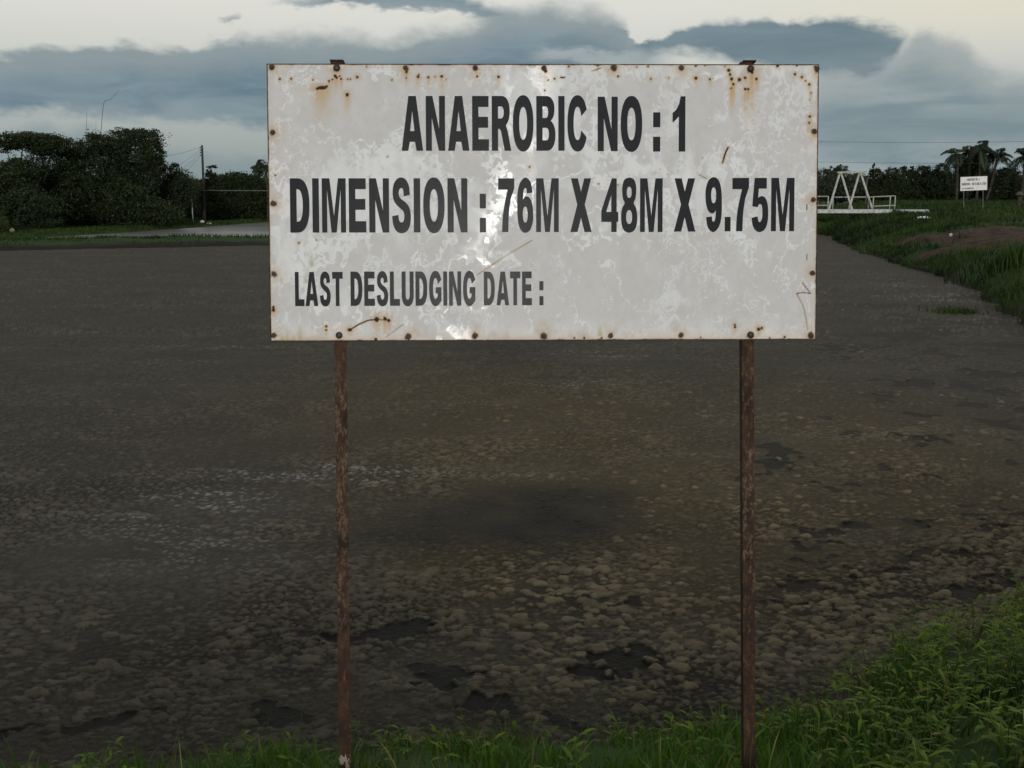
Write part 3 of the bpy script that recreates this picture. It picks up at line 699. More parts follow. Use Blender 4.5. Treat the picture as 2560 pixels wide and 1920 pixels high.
# board sheet
nx, nz = 816, 408
uu = np.linspace(-HW, HW, nx); vv = np.linspace(-HH, HH, nz)
U, Vv = np.meshgrid(uu, vv); uf, vf = U.ravel(), Vv.ravel()
edge = np.minimum(np.minimum(uf + HW, HW - uf), np.minimum(vf + HH, HH - vf))
n1 = fbm(uf * 5.2 + 1.1 * fbm(uf * 9, vf * 9, 3, 201), vf * 4.2 + 1.1 * fbm(uf * 9, vf * 9, 3, 202), 4, 210, .55)
n2 = fbm(uf * 16, vf * 13, 4, 220); n3 = fbm(uf * 60, vf * 60, 3, 230); drip = fbm(uf * 24, vf * 3.0, 4, 240)
n1 = n1 + .16 * (n2 - .5) + .05 * (n3 - .5)
n4_ = fbm(uf * 34, vf * 30, 3, 231)
w1 = fbm(uf * 8, vf * 6, 4, 201) + .5 * (n4_ - .5); w2 = fbm(uf * 8, vf * 6, 4, 202) + .5 * (n2 - .5)
n1 = fbm(uf * 6.5 + 2.0 * w1, vf * 4.6 + 2.0 * w2, 4, 210, .55) + .05 * (n4_ - .5) + .03 * (n3 - .5)
nv = fbm(uf * 13 + 2.2 * w2, vf * 8.5 + 2.2 * w1, 4, 211, .6) + .05 * (n4_ - .5) + .03 * (n3 - .5)
lowf = fbm(uf * 1.9, vf * 2.5, 3, 212) + .12 * sstep(-vf, -.2, .4) - .20 * sstep(uf, .15, .95) * sstep(vf, -.15, .35) + .05 * sstep(-uf, .6, 1.1)
op = np.clip(.60 - lowf, 0, 1)
vein = 1 - sstep(np.abs(n1 - .5), .010 + .24 * op, .030 + .26 * op)
vein2 = (1 - sstep(np.abs(nv - .48), .006 + .18 * op, .026 + .20 * op)) * sstep(fbm(uf * 3.4, vf * 2.4, 3, 213), .44, .58)
faint = .6 + .4 * sstep(fbm(uf * 4, vf * 4, 3, 215), .35, .62)
whole = sstep(lowf + .3 * (n2 - .5), .33, .45)
patch = (1 - np.maximum(vein * faint, .75 * vein2)) * (.30 + .70 * whole) * (.70 + .30 * n2 + .30 * n4_)
patch *= 1 - .7 * sstep(-vf, .48, .60) * sstep(n2, .3, .6)
flek = sstep(n3, .60, .72) * sstep(fbm(uf * 6, vf * 6, 3, 214), .45, .65)
patch = patch * .9 + .30 * sstep(fbm(uf * 30, vf * 2.2, 4, 243), .54, .70) * (1 - patch)
patch = np.clip(patch + .75 * flek * (1 - whole * .5), 0, 1)
rust = np.zeros_like(uf); wash = np.zeros_like(uf); moss = np.zeros_like(uf)
PXM = 2.44 / 1375.0
bolts_big = [(842, 170), (848, 838), (1876, 172), (1876, 837)]
bolts = [(679, 169), (1014, 170), (1188, 169), (1360, 170), (1534, 170), (1703, 170), (2043, 172), (684, 838), (1021, 840), (1187, 839), (1359, 838), (1526, 839), (1702, 838), (2028, 838),
         (682, 331), (683, 508), (685, 685), (2036, 328), (2033, 499), (2031, 682)]
def dab(px, py, r, streak=0, k=1.0, asp=1.0, wa=.75):
    u0, v0 = on_board(px, py); r_ = r * PXM * .8
    du = uf - u0; dv = vf - v0; q = np.hypot(du / (r_ * asp), dv / r_) * (1 + .9 * (n3 - .5) + .8 * (n2 - .5))
    np.maximum(rust, k * (1 - sstep(q, .65, 1.15)), out=rust)
    np.maximum(wash, wa * np.exp(-(q / 2.4) ** 2), out=wash)
    if streak:
        L = 1.5 * streak * PXM; w = r_ * asp * 1.7
        s = np.exp(-(du / w) ** 2) * np.clip(1 + dv / L, 0, 1) ** 1.3 * (dv < 0) * (.35 + .9 * drip)
        np.maximum(wash, .85 * np.clip(s * 1.2, 0, 1), out=wash)
def scratch(pts, w=1.2, k=.8, wa=.4):
    Pq = [on_board(*p) for p in pts]
    dd = np.full(len(uf), 9.0)
    for (a0, b0), (a1, b1) in zip(Pq[:-1], Pq[1:]):
        ex, ey = a1 - a0, b1 - b0; t = np.clip(((uf - a0) * ex + (vf - b0) * ey) / (ex * ex + ey * ey), 0, 1)
        np.minimum(dd, np.hypot(uf - a0 - t * ex, vf - b0 - t * ey), out=dd)
    q = dd / (w * PXM)
    np.maximum(rust, k * (1 - sstep(q, .6, 1.5)) * (.35 + .9 * sstep(n2, .3, .6)), out=rust); np.maximum(wash, wa * np.exp(-(q / 2.6) ** 2), out=wash)
for p in bolts: dab(p[0], p[1] + 1, 10, random.choice((18, 26, 34)), .95, 1, .62)
for p in bolts_big: dab(p[0], p[1] + 2, 12, 18, .6, 1, .5)
for p in [(700, 198, 3, 8), (728, 197, 3.5, 12), (783, 200, 2.5, 0), (823, 203, 3.5, 20), (831, 199, 3.5, 16), (838, 190, 5, 40), (842, 194, 4, 30), (853, 198, 4, 26), (849, 191, 3, 0), (869, 198, 3, 0), (876, 198, 2.5, 0), (893, 193, 4, 10),
          (868, 237, 7, 48), (916, 167, 2.5, 0), (980, 200, 2.5, 0), (1016, 195, 3, 16), (1016, 180, 5, 30), (1045, 192, 5, 26), (1047, 187, 3, 0), (1071, 193, 3.6, 30), (1088, 192, 3, 10), (1104, 191, 5.5, 50), (1115, 198, 2.5, 10), (1193, 191, 3.4, 10), (1246, 192, 4.2, 26),
          (688, 439, 2.6, 0), (969, 392, 1.8, 0), (1324, 418, 2.6, 0), (1370, 200, 3, 0), (1386, 197, 3.6, 8), (1362, 226, 3, 14), (1364, 178, 6, 34), (1545, 191, 3.4, 6), (1627, 197, 3.2, 10), (1672, 195, 2.6, 8), (1740, 196, 5, 26), (1775, 198, 3.6, 20), (1782, 197, 2, 0),
          (1821, 176, 4.6, 20), (1825, 186, 5, 40), (1829, 197, 4.6, 70), (1834, 211, 3.4, 70), (1828, 221, 3.2, 60), (1848, 199, 4.8, 10), (1863, 195, 5, 30), (1891, 197, 5, 40), (1863, 223, 5, 90), (1870, 223, 5, 60), (1880, 181, 6, 110), (1987, 186, 4.6, 12), (2005, 193, 4.6, 8), (2014, 202, 3, 0),
          (2023, 211, 5, 20), (2027, 232, 3.4, 24), (2024, 292, 4, 8), (2023, 307, 4, 14), (2045, 211, 3, 0), (1422, 166, 3, 10), (1494, 165, 3, 8), (1592, 168, 2, 0), (1620, 166, 2.6, 0), (1740, 164, 3.2, 0), (1762, 164, 2.6, 0), (1812, 166, 2.4, 0), (1944, 164, 3.6, 0), (1992, 164, 3, 0),
          (683, 775, 5, 24), (683, 768, 3.5, 0), (747, 607, 2.8, 0), (791, 600, 1.6, 0), (816, 816, 4, 30), (816, 825, 3, 20), (1837, 812, 3.6, 26), (1838, 818, 3.6, 20), (1904, 820, 4.4, 14), (940, 848, 4, 0), (1022, 848, 3, 0), (2024, 250, 1.6, 0), (1961, 843, 4.4, 0), (1924, 845, 3, 0), (1752, 844, 3, 0), (1436, 845, 3.5, 0), (1460, 845, 3, 0), (1504, 845, 4, 0), (1669, 436, 1.6, 0), (1545, 462, 2, 0), (1497, 460, 1.8, 0), (1756, 395, 1.6, 0)]: dab(*p)
dab(805, 219, 7, 70, 1, 2.3); dab(794, 222, 4, 60, 1, 1.3); dab(816, 216, 4, 40, 1, 1.4)
dab(874, 825, 7, 26, 1, 1.3); dab(942, 799, 7.5, 52, 1, 1.2); dab(962, 798, 5, 48, 1); dab(972, 802, 4, 40, 1); dab(1896, 823, 6.6, 24, 1)
scratch([(874, 825), (897, 811), (920, 801), (942, 798), (972, 801)], 1.4, .9, .6)
scratch([(1330, 601), (1262, 641), (1193, 687)], .9, .45, .5); scratch([(1008, 811), (965, 843)], .9, .35, .5)
scratch([(1820, 369), (1814, 381), (1806, 407)], 1.8, .95, .5); scratch([(1747, 437), (1767, 447)], 1, .5, .4)
scratch([(2006, 707), (2026, 734)], 1, .8, .4); scratch([(1991, 734), (2008, 731), (2026, 734)], 1, .8, .4); scratch([(1991, 734), (2008, 765), (2014, 792), (2019, 824)], 1, .6, .4)
scratch([(2017, 512), (2017, 524)], 1.2, .9, .3); scratch([(2017, 636), (2017, 649)], 1, .9, .3); scratch([(1503, 170), (1480, 178)], 1.2, .6, .4); scratch([(1402, 194), (1412, 193)], 1.4, .9, .4)
for (px, py, ln) in ((718, 850, 34), (751, 846, 40), (706, 848, 20), (1500, 836, 30), (780, 662, 40), (765, 704, 28), (733, 850, 18)):
    u0, v0 = on_board(px, py); du = (uf - u0) / (6 * PXM); dv = (vf - v0) / (ln * PXM)
    np.maximum(moss, .75 * np.exp(-du ** 2) * np.where(dv > 0, np.clip(1 - dv, 0, 1), np.exp(-(dv * 6) ** 2)) * (.4 + n2), out=moss)
er = sstep(.008 + .014 * (n2 - .3), 0, 1) * 0
ragged = np.maximum(0, 1 - edge / (.004 + .012 * np.clip(n2 - .45, 0, 1) + .006 * n3))
rust = np.maximum(rust, sstep(ragged, .25, .6))
ew = np.exp(-np.maximum(edge - .004, 0) / .009) * (.3 + .7 * n2)
botd = vf + HH; ew = np.maximum(ew, np.exp(-botd / .022) * (.5 + 1.0 * fbm(uf * 7, vf * 2, 3, 251)) * .95)
wash = np.clip(np.maximum(wash, .6 * ew), 0, .9)
# glossy, weather-lifted film in ragged trails
gln = fbm(uf * 9 + 1.3 * n2, vf * 6 + 1.3 * n2, 4, 270)
u0, v0 = on_board(1250, 560); u1, v1 = on_board(1140, 830)
axis = u0 + (u1 - u0) * np.clip((vf - v0) / (v1 - v0), -.6, 1.2)
film = sstep(.02 + gln + .35 * (n2 - .5) + .15 * (n4_ - .5) + .10 * np.exp(-((uf - u1) ** 2 + (vf - v1 + .01) ** 2) / .085 ** 2) + .06 * np.exp(-((uf - u0) ** 2 + (vf - v0) ** 2) / .16 ** 2), .36, .52)
gloss = film * np.clip(.30 + 1.1 * np.exp(-((uf - axis) / (.07 + .06 * n2)) ** 2), 0, 1) * (1 - .45 * patch)
gloss = np.clip(np.maximum(gloss, .28), 0, 1) * (1 - rust)
F0 = np.stack([uf, np.full_like(uf, -.0012), vf + BH], 1)
I = np.arange(nx * nz).reshape(nz, nx)
Qf = np.stack([I[:-1, :-1], I[:-1, 1:], I[1:, 1:], I[1:, :-1]], -1).reshape(-1, 4)
rimi = np.concatenate([I[0, :], I[1:, -1], I[-1, -2::-1], I[-2:0:-1, 0]])
Bk = F0[rimi].copy(); Bk[:, 1] = .0012; nb = len(F0); k = len(rimi)
Qs = np.array([(rimi[i], nb + i, nb + (i + 1) % k, rimi[(i + 1) % k]) for i in range(k)])
bkc = nb + k; V = np.concatenate([F0, Bk, [[0, .0012, BH]]])
Tb = np.array([(nb + (i + 1) % k, nb + i, bkc) for i in range(k)])
pad = k + 1
board = mesh('board', V, [Qf, Qs, Tb], M_BOARD, sign, attrs={'wear': np.concatenate([np.stack([patch, rust, wash], 1), np.tile([.3, .9, .6], (pad, 1))]),
     'moss': np.concatenate([moss, np.zeros(pad)]), 'gloss': np.concatenate([gloss, np.zeros(pad)])})
def word(t, x0, x1, y0, y1):
    a_, zt = on_board(x0, y0); b2, zb = on_board(x1, y1); return (t, a_, b2, zb + BH, zt + BH)
D = 1.15729
letters('lettering', [word('ANAEROBIC', 867 * D, 1267 * D, 240, 377), word('NO', 1291 * D, 1387 * D, 242, 378), word(':', 1411 * D, 1426 * D, 242, 379), word('1', 1453 * D, 1480 * D, 241, 379)], board, -.0022, .001)
letters('lettering', [word('DIMENSION', 626 * D, 1010 * D, 446, 581), word(':', 1036 * D, 1050 * D, 446, 581), word('76M', 1076 * D, 1207 * D, 446, 580), word('X', 1232 * D, 1278 * D, 446, 580), word('48M', 1299 * D, 1431 * D, 446, 580),
                      word('X', 1456 * D, 1502 * D, 446, 579), word('9.75M', 1524 * D, 1715 * D, 445, 578)], board, -.0022, .001)
letters('lettering', [word('LAST', 637 * D, 741 * D, 680, 765), word('DESLUDGING', 757 * D, 1027 * D, 679, 764), word('DATE', 1045 * D, 1149 * D, 679, 763), word(':', 1165 * D, 1174 * D, 679, 763)], board, -.0022, .001)
def bolt(px, py, r):
    u0, v0 = on_board(px, py); b_ = MB()
    M3 = (np.array([[1, 0, 0], [0, 0, -1], [0, 1, 0]]), np.array([u0, -.0012, v0 + BH]))
    b_.lathe([(r, 0), (r, .0018), (r * .92, .0022), (r * .66, .0022), (r * .64, .0065), (r * .5, .0085), (r * .3, .0092), (r * .28, .0075), (0.0004, .0078)], 14, M3)
    b_.build('bolt', M_BOLT, board, smooth=False)
def stud(px, py, r):
    u0, v0 = on_board(px, py); b_ = MB()
    M3 = (np.array([[1, 0, 0], [0, 0, -1], [0, 1, 0]]), np.array([u0, -.0012, v0 + BH]))
    b_.lathe([(r, 0), (r, .003), (r * .93, .007), (r * .75, .0105), (r * .45, .0125), (.0004, .013)], 16, M3)
    b_.build('bolt', M_BOLT, board, smooth=True)
for p in bolts: bolt(*p, .0105)
for p in bolts_big: stud(*p, .0155)

# ------------------------------------------------------------------ foliage builders
def leaves(C, N, L, Wd, rng):
    """leaf quads (folded to a point) at centres C, normals N"""
    n_ = len(C); d = rng.normal(size=(n_, 3)); d -= (d * N).sum(1)[:, None] * N; d /= np.linalg.norm(d, axis=1)[:, None] + 1e-9
    sd = np.cross(N, d); L = np.broadcast_to(L, (n_,))[:, None]; Wd = np.broadcast_to(Wd, (n_,))[:, None]
    V = np.stack([C - d * L * .5, C + sd * Wd * .5 - d * L * .05, C + d * L * .5, C - sd * Wd * .5 - d * L * .05], 1).reshape(-1, 3)
    return V, np.arange(n_ * 4).reshape(-1, 4)
def crown_mesh(blobs, n_leaf, size, rng, droop=0.0, ncl_min=6):
    """blobs: (centre, rx, ry, rz); leaves gather in clumps on and inside the blobs"""
    wts = np.array([b_[1] * b_[3] for b_ in blobs]); wts = wts / wts.sum(); C = []; T = []
    for (c_, rx, ry, rz), w in zip(blobs, wts):
        nl = int(n_leaf * w); ncl = max(ncl_min, nl // 60)
        d = rng.normal(size=(ncl, 3)); d /= np.linalg.norm(d, axis=1)[:, None]
        rad = rng.uniform(.25, 1.0, ncl) ** .45
        cc_ = d * rad[:, None]
        k = rng.integers(0, ncl, nl); cs = (.08 + .26 * rng.random(ncl) ** 1.4)[k][:, None]
        off = np.clip(rng.normal(size=(nl, 3)), -1.7, 1.7) * cs; off[:, 2] *= .7; off[:, 2] -= droop * np.abs(off[:, 0])
        p = (cc_[k] + off) * np.array([rx, ry, rz]) + np.asarray(c_)
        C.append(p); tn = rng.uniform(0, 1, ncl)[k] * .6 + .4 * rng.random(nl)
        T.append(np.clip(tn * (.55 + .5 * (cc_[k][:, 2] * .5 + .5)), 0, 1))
    C = np.concatenate(C); T = np.concatenate(T)
    N = rng.normal(size=C.shape) + np.array([0, 0, .8]); N /= np.linalg.norm(N, axis=1)[:, None]
    sz = size * rng.uniform(.6, 1.4, len(C))
    V, Q = leaves(C, N, sz * 1.5, sz * .75, rng)
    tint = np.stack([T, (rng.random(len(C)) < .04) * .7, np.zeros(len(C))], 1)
    return V, Q, np.repeat(tint, 4, 0)
TI = [0]
def tree(name, label, cat, Y, pb, n_leaf=5000, size=.26, base=None, mat=None, bark=None, group=None, droop=0, depth=.9, trunk_r=.16, limbs=True):
    """pb: blobs as picture points (px, py, rx, ry) at distance Y"""
    TI[0] += 1; rng = np.random.default_rng(100 + TI[0])
    k = Y * CP / F * 1.0; blobs = []
    for (px, py, rx, ry) in pb:
        c_ = at_y(px, py, Y + rng.uniform(-.6, .6)); blobs.append((c_, rx * k, max(rx, ry) * k * depth, ry * k))
    bx = base if base is not None else float(np.mean([q[0][0] for q in blobs]))
    gz = ground_at(bx, Y); root = empty(name, (bx, Y, gz - .05)); tag(root, label, cat, group)
    V, Q, tint = crown_mesh(blobs, int(n_leaf * 3.2), size * .50, rng, droop)
    o0 = np.array([bx, Y, gz - .05])
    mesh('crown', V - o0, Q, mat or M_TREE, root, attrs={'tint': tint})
    tb = MB(); topb = max(blobs, key=lambda q: q[0][2]); tp = np.array(topb[0]) - o0
    zs = np.linspace(0, 1, 7)[:, None]; sway = np.concatenate([rng.normal(size=(7, 2)) * .12, np.zeros((7, 1))], 1)
    pts = zs * tp + sway * (zs > 0) * (zs < 1); tb.tube(pts, np.linspace(trunk_r, trunk_r * .25, 7), 8)
    if limbs:
        for q in blobs:
            if q is topb: continue
            e_ = np.array(q[0]) - o0; s0 = pts[rng.integers(1, 4)]
            mid_ = (s0 + e_) / 2 + np.array([0, 0, -.1 * abs(e_[0] - s0[0])])
            tb.tube([s0, mid_, e_], [trunk_r * .55, trunk_r * .35, trunk_r * .12], 6)
    tb.build('trunk', bark or M_BARK, root, smooth=True)
    return root
def frond(rng, L, az, up, droop, nl=16, wl=.06, ll=.55):
    """feather leaf: rachis plus drooping leaflets"""
    t = np.linspace(0, 1, nl); h_ = np.array([math.cos(az), math.sin(az), 0])
    P_ = np.outer(t * L * math.cos(up) * (1 - .25 * t * droop), h_); P_[:, 2] = t * L * math.sin(up) - droop * L * .75 * t ** 2.2
    T = np.gradient(P_, axis=0); T /= np.linalg.norm(T, axis=1)[:, None]
    sd = np.cross(T, [0, 0, 1.0]); sd /= np.linalg.norm(sd, axis=1)[:, None] + 1e-9
    V = []; Q = []
    for i in range(1, nl):
        l = ll * math.sin(math.pi * min(1, .15 + .8 * t[i])) * rng.uniform(.8, 1.15)
        for s in (-1, 1):
            for rep in (0, .5):
                b0 = P_[i] * (1 - rep * .5) + P_[i - 1] * rep * .5
                e_ = b0 + sd[i] * s * l * .75 + T[i] * l * .45 + np.array([0, 0, -l * rng.uniform(.25, .7)])
                m_ = (b0 + e_) / 2 + np.array([0, 0, l * .08]); w = T[i] * wl * .5
                n0 = len(V); V += [b0, m_ + w, e_, m_ - w]; Q.append((n0, n0 + 1, n0 + 2, n0 + 3))
    for i in range(nl - 1):
        n0 = len(V); w = np.array([0, 0, .025]); V += [P_[i] - w, P_[i + 1] - w, P_[i + 1] + w, P_[i] + w]; Q.append((n0, n0 + 1, n0 + 2, n0 + 3))
    return np.array(V), np.array(Q)
def palm(label, Y, px, py, L, nf, trunk_r, seed, skirt=.0, wl=.12, basepx=None, ll=1.0):
    L *= 1.12; nf = int(nf * 1.4)
    rng = np.random.default_rng(seed); c_ = at_y(px, py, Y)
    b0 = c_[0] if basepx is None else at_y(basepx, py, Y)[0]
    gz = ground_at(b0, Y); root = empty('palm_tree', (b0, Y, gz - .05)); tag(root, label, 'palm', None)
    o0 = np.array([b0, Y, gz - .05]); top = c_ - o0; V = []; Q = []; n0 = 0; T = []
    for i in range(nf):
        up = rng.uniform(-.35 - skirt, 1.25); v, q = frond(rng, L * rng.uniform(.8, 1.1), rng.uniform(0, 6.28), up, rng.uniform(.55, 1.0), 14, wl, ll)
        V.append(v + top); Q.append(q + n0); n0 += len(v)
        T.append(np.tile([rng.random(), .6 if (up < -.4 and rng.random() < .5) else 0, 0], (len(v), 1)))
    mesh('fronds', np.concatenate(V), np.concatenate(Q), M_PALM, root, attrs={'tint': np.concatenate(T)})
    tb = MB(); zs = np.linspace(0, 1, 16); pts = np.outer(zs, top) + np.stack([np.sin(zs * 3.1) * .12, zs * 0, zs * 0], 1)
    tb.tube(pts, trunk_r * (1 + .12 * np.cos(np.arange(16) * math.pi)), 8); tb.build('trunk', M_BARK, root, smooth=True)
    return root

# left wood, seen across the far pond
YL = 112
tree('broadleaf_tree', 'spreading flat-topped dark tree at the left edge of the wood, sky showing under its crown', 'tree', 95, [(60, 350, 56, 22), (15, 364, 30, 15), (112, 362, 44, 26), (-40, 360, 40, 20), (40, 432, 60, 34)], 8000)
tree('broadleaf_tree', 'dense dark tree between the flat-topped tree and the bare culms', 'tree', 99, [(168, 368, 38, 28), (140, 410, 62, 52), (175, 460, 60, 60), (110, 490, 60, 60)], 10000)
tree('broadleaf_tree', 'dark leafy tree standing directly below the tall bent culm', 'tree', 102, [(240, 362, 40, 28), (272, 360, 34, 28), (235, 420, 60, 55), (255, 500, 65, 60)], 9000)
tree('broadleaf_tree', 'tallest dark tree of the wood with drooping bamboo-like sprays on its right', 'tree', 104, [(302, 342, 34, 24), (362, 344, 42, 26), (384, 380, 26, 38), (330, 392, 56, 44), (345, 455, 55, 50), (395, 420, 22, 26)], 11000, droop=.3)
tree('broadleaf_tree', 'round lower tree on the right shoulder of the dark wood, left of the utility pole', 'tree', 108, [(440, 440, 32, 28), (415, 475, 55, 42), (462, 470, 34, 36), (390, 515, 60, 45)], 9000)
tree('broadleaf_tree', 'low dark tree filling the foot of the wood at the far left', 'tree', 92, [(20, 470, 60, 50), (70, 520, 80, 46), (-40, 500, 60, 60)], 9000, size=.28)
tree('broadleaf_tree', 'low dark bushy tree at the foot of the wood below the tallest crown', 'tree', 101, [(300, 505, 75, 55), (210, 530, 70, 40), (380, 535, 60, 34)], 9000, size=.28)
tree('broadleaf_tree', 'tree with a flat tiered tip just right of the utility pole', 'tree', 122, [(527, 417, 14, 4), (524, 427, 6, 10), (528, 446, 18, 16), (528, 480, 36, 32), (540, 520, 45, 36)], 7000)
tree('broadleaf_tree', 'rounded dark tree between the tiered tree and the white board', 'tree', 124, [(592, 448, 34, 22), (566, 470, 28, 28), (610, 490, 52, 48), (570, 520, 50, 36)], 9000)
tree('broadleaf_tree', 'dark tree half hidden by the left edge of the white board', 'tree', 126, [(642, 456, 26, 22), (660, 490, 50, 44), (700, 480, 40, 40), (650, 525, 50, 36)], 8000)
tree('broadleaf_tree', 'hazy low tree in the dip of the treeline behind the utility pole', 'tree', 132, [(488, 466, 34, 20), (492, 500, 50, 36), (505, 530, 50, 26)], 7000, mat=M_FAR)
palm('coconut palm with arching fronds just left of the white board', 124, 664, 422, 2.0, 16, .13, 41)
def sticky(name, label, pts, Y, r):
    P_ = [at_y(px, py, Y) for px, py in pts]; o0 = P_[0]
    b_ = MB(); b_.tube(np.array(P_) - o0, np.linspace(r, r * .45, len(P_)), 5)
    return tag(b_.build(name, M_BARK, None, True, loc=o0), label, 'bare stalk')
sticky('bare_culm', 'tall bare culm bent over at the tip above the wood', [(250, 400), (252, 335), (256, 285), (259, 258), (263, 252), (276, 249), (289, 236), (297, 226)], YL, .030)
sticky('bare_culm', 'straight bare culm rising left of the bent one', [(213, 400), (215, 335), (217, 280)], YL, .030)
sticky('bare_culm', 'short thin bare culm between the two taller ones', [(239, 400), (239.5, 335), (240, 303)], YL, .022)
# yellow-green bush and a cream bag at the far left bank
YB = 84
tree('bush', 'yellow-green rounded bush on the far bank at the left edge', 'bush', YB, [(2, 558, 20, 22), (-18, 562, 24, 20)], 1600, .14, mat=leafmat('bush leaves', (.03, .05, .012), (.075, .10, .025)), trunk_r=.05)
def lump(name, label, cat, px, py, Y, w, h, mat, seed, z=None):
    """crumpled sack: a squashed ball with folds"""
    rng = np.random.default_rng(seed); nu, nv = 14, 8; V = []
    for j in range(nv + 1):
        ph = -math.pi / 2 + math.pi * j / nv
        for i in range(nu):
            th = 2 * math.pi * i / nu; k = 1 + .20 * math.sin(3 * th + seed) * math.cos(ph) + .12 * math.sin(5 * th + 2 * ph + seed) + rng.uniform(-.16, .16)
            V.append((w / 2 * k * math.cos(ph) * math.cos(th), w / 2.6 * k * math.cos(ph) * math.sin(th), max(h / 2 + h / 2 * k * math.sin(ph), 0)))
    Q = [(j * nu + i, j * nu + (i + 1) % nu, (j + 1) * nu + (i + 1) % nu, (j + 1) * nu + i) for j in range(nv) for i in range(nu)]
    p = at_y(px, py, Y); z = ground_at(p[0], Y) if z is None else z
    return tag(mesh(name, np.array(V), np.array(Q), mat, smooth=False, loc=(p[0], Y, z - .02)), label, cat)
pz_ = at_y(30, 588, YB)[2]
lump('cream_bag', 'small cream bag on the grass beside the yellow-green bush', 'bag', 31, 580, YB, .36, .40, simple('cream plastic', (.24, .21, .14), .7, .2, 0, .2, 6), 3)

# utility pole and its wires
YP = 112
pt = at_y(505, 363, YP); pb_ = at_y(512, 552, YP); gz = ground_at(pb_[0], YP)
pole = empty('utility_pole', (pb_[0], YP, gz - .1)); tag(pole, 'dark leaning timber utility pole with insulators near its top', 'utility pole')
o0 = np.array(pole.location); b_ = MB(); b_.tube([(0, 0, 0), ((pt[0] - o0[0]) * .5, 0, (pt[2] - o0[2]) * .5), pt - o0], [.15, .125, .10], 10); b_.build('pole', M_TIMBER, pole, True)
ins = []
for k, py in enumerate((369, 375, 381, 388)):
    p = at_y(503.5 + k * .3, py, YP) - o0; b_ = MB(); b_.tube([p + [.06, 0, 0], p + [-.14, 0, 0]], .022, 6); b_.tube([p + [-.13, 0, -.07], p + [-.13, 0, 0], p + [-.13, 0, .07]], [.05, .065, .04], 8)
    b_.build('insulator', M_BLACK, pole, True); ins.append(p + o0 + [-.13, 0, 0])
for k, (p, (qx, qy)) in enumerate(zip(ins, ((405, 385), (420, 420), (440, 425), (455, 425)))):
    q = at_y(qx - (505 - qx) * .6, qy + (qy - 372) * .6, YP + 12); t = np.linspace(0, 1, 12)[:, None]
    P_ = p + (q - p) * t; P_[:, 2] -= .35 * np.sin(t[:, 0] * math.pi)
    b_ = MB(); b_.tube(P_ - p, .012, 4)
    tag(b_.build('power_line', M_WIRE, loc=p), ('topmost thin wire', 'second thin wire from the top', 'third thin wire from the top', 'lowest thin wire')[k] + ' running left from the utility pole', 'wire', 'wires of the utility pole')
# pale pipe carried by a post across the far bank
YQ = 111
a0 = at_y(455, 475, YQ); a1 = at_y(760, 477, YQ); sp = at_y(478, 475, YQ); gzz = ground_at(sp[0], YQ)
fr = empty('pipe_rail', (sp[0], YQ, gzz - .1)); tag(fr, 'long thin pale pipe held level by a white post in front of the trees', 'pipe'); o0 = np.array(fr.location)
b_ = MB(); b_.tube([a0 - o0, (a0 + a1) / 2 - o0 + [0, 0, -.03], a1 - o0], .035, 6); b_.build('pipe', M_PIPE, fr, True)
b_ = MB(); b_.tube([(0.02, 0, 0), (0.0, .03, 1.2), sp - o0], .055, 7); b_.build('post', simple('flaking white wash', (.42, .42, .40), .9, .1, 0, .6, 3), fr, True)
lump('white_sack', 'round white sack at the foot of the utility pole', 'sack', 505, 545, 111.2, .42, .4, M_BAG, 5)
lump('white_sack', 'flat white sack lying right of the utility pole', 'sack', 521, 549, 110.6, .62, .16, M_BAG, 8)

# right side: sluice gantry, rails, walkway, second board
YG = 88
def gp(px, py, dy=0): return at_y(px, py, YG + dy)
zg = ground_at(gp(2127, 523)[0], YG)
wk0, wk1 = gp(1950, 524)[0], gp(2322, 524)[0]; wz = gp(2127, 523.5)[2]
b_ = MB(); b_.box((0, 0, -.30), (wk1 - wk0 - 3.2, 1.7, 0)); b_.box((wk1 - wk0 - 2.4, .3, -.24), (wk1 - wk0, 1.3, -.02))
wko = b_.build('concrete_walkway', M_CONC, loc=(wk0, YG - .4, wz)); tag(wko, 'low white concrete walkway slab under the white gantry', 'walkway')
gan = empty('gantry', (gp(2127, 523)[0], YG, wz)); tag(gan, 'white twin A-frame gantry with a beam across the top', 'gantry'); o0 = np.array(gan.location)
for (ax, ay), feet, dy in (((2101, 434), (2072, 2130), 0.0), ((2150, 434), (2122, 2181), .75)):
    for i, fx in enumerate(feet):
        top = gp(ax + (-2.0 if i == 0 else 2.0), ay, dy) - o0; ft = gp(fx, 523, dy) - o0; ft[2] = 0
        b_ = MB(); b_.bar(ft, top, .15, .12); b_.build('leg', M_WHITE, gan)
b_ = MB(); b_.bar(gp(2094, 431, 0) - o0, gp(2168, 429, .8) - o0, .13, .17); b_.build('beam', M_WHITE, gan)
M_ST = simple('stained paint', (.30, .27, .18), .8, .2, 0, .4, 5)
for xa, xb, dy in ((2096, 2106, 0), (2145, 2157, .75)):
    b_ = MB(); b_.bar(gp(xa, 434, dy) - o0, gp(xb, 434, dy) - o0, .12, .2); b_.build('bracket', M_ST, gan)
b_ = MB(); p = gp(2127, 432, .4) - o0; b_.tube([p, p + [0, 0, -.35]], .03, 6); b_.lathe([(.001, -.75), (.10, -.72), (.13, -.55), (.10, -.38), (.001, -.34)], 8, (np.eye(3), p)); b_.build('hoist', M_BLACK, gan, True)
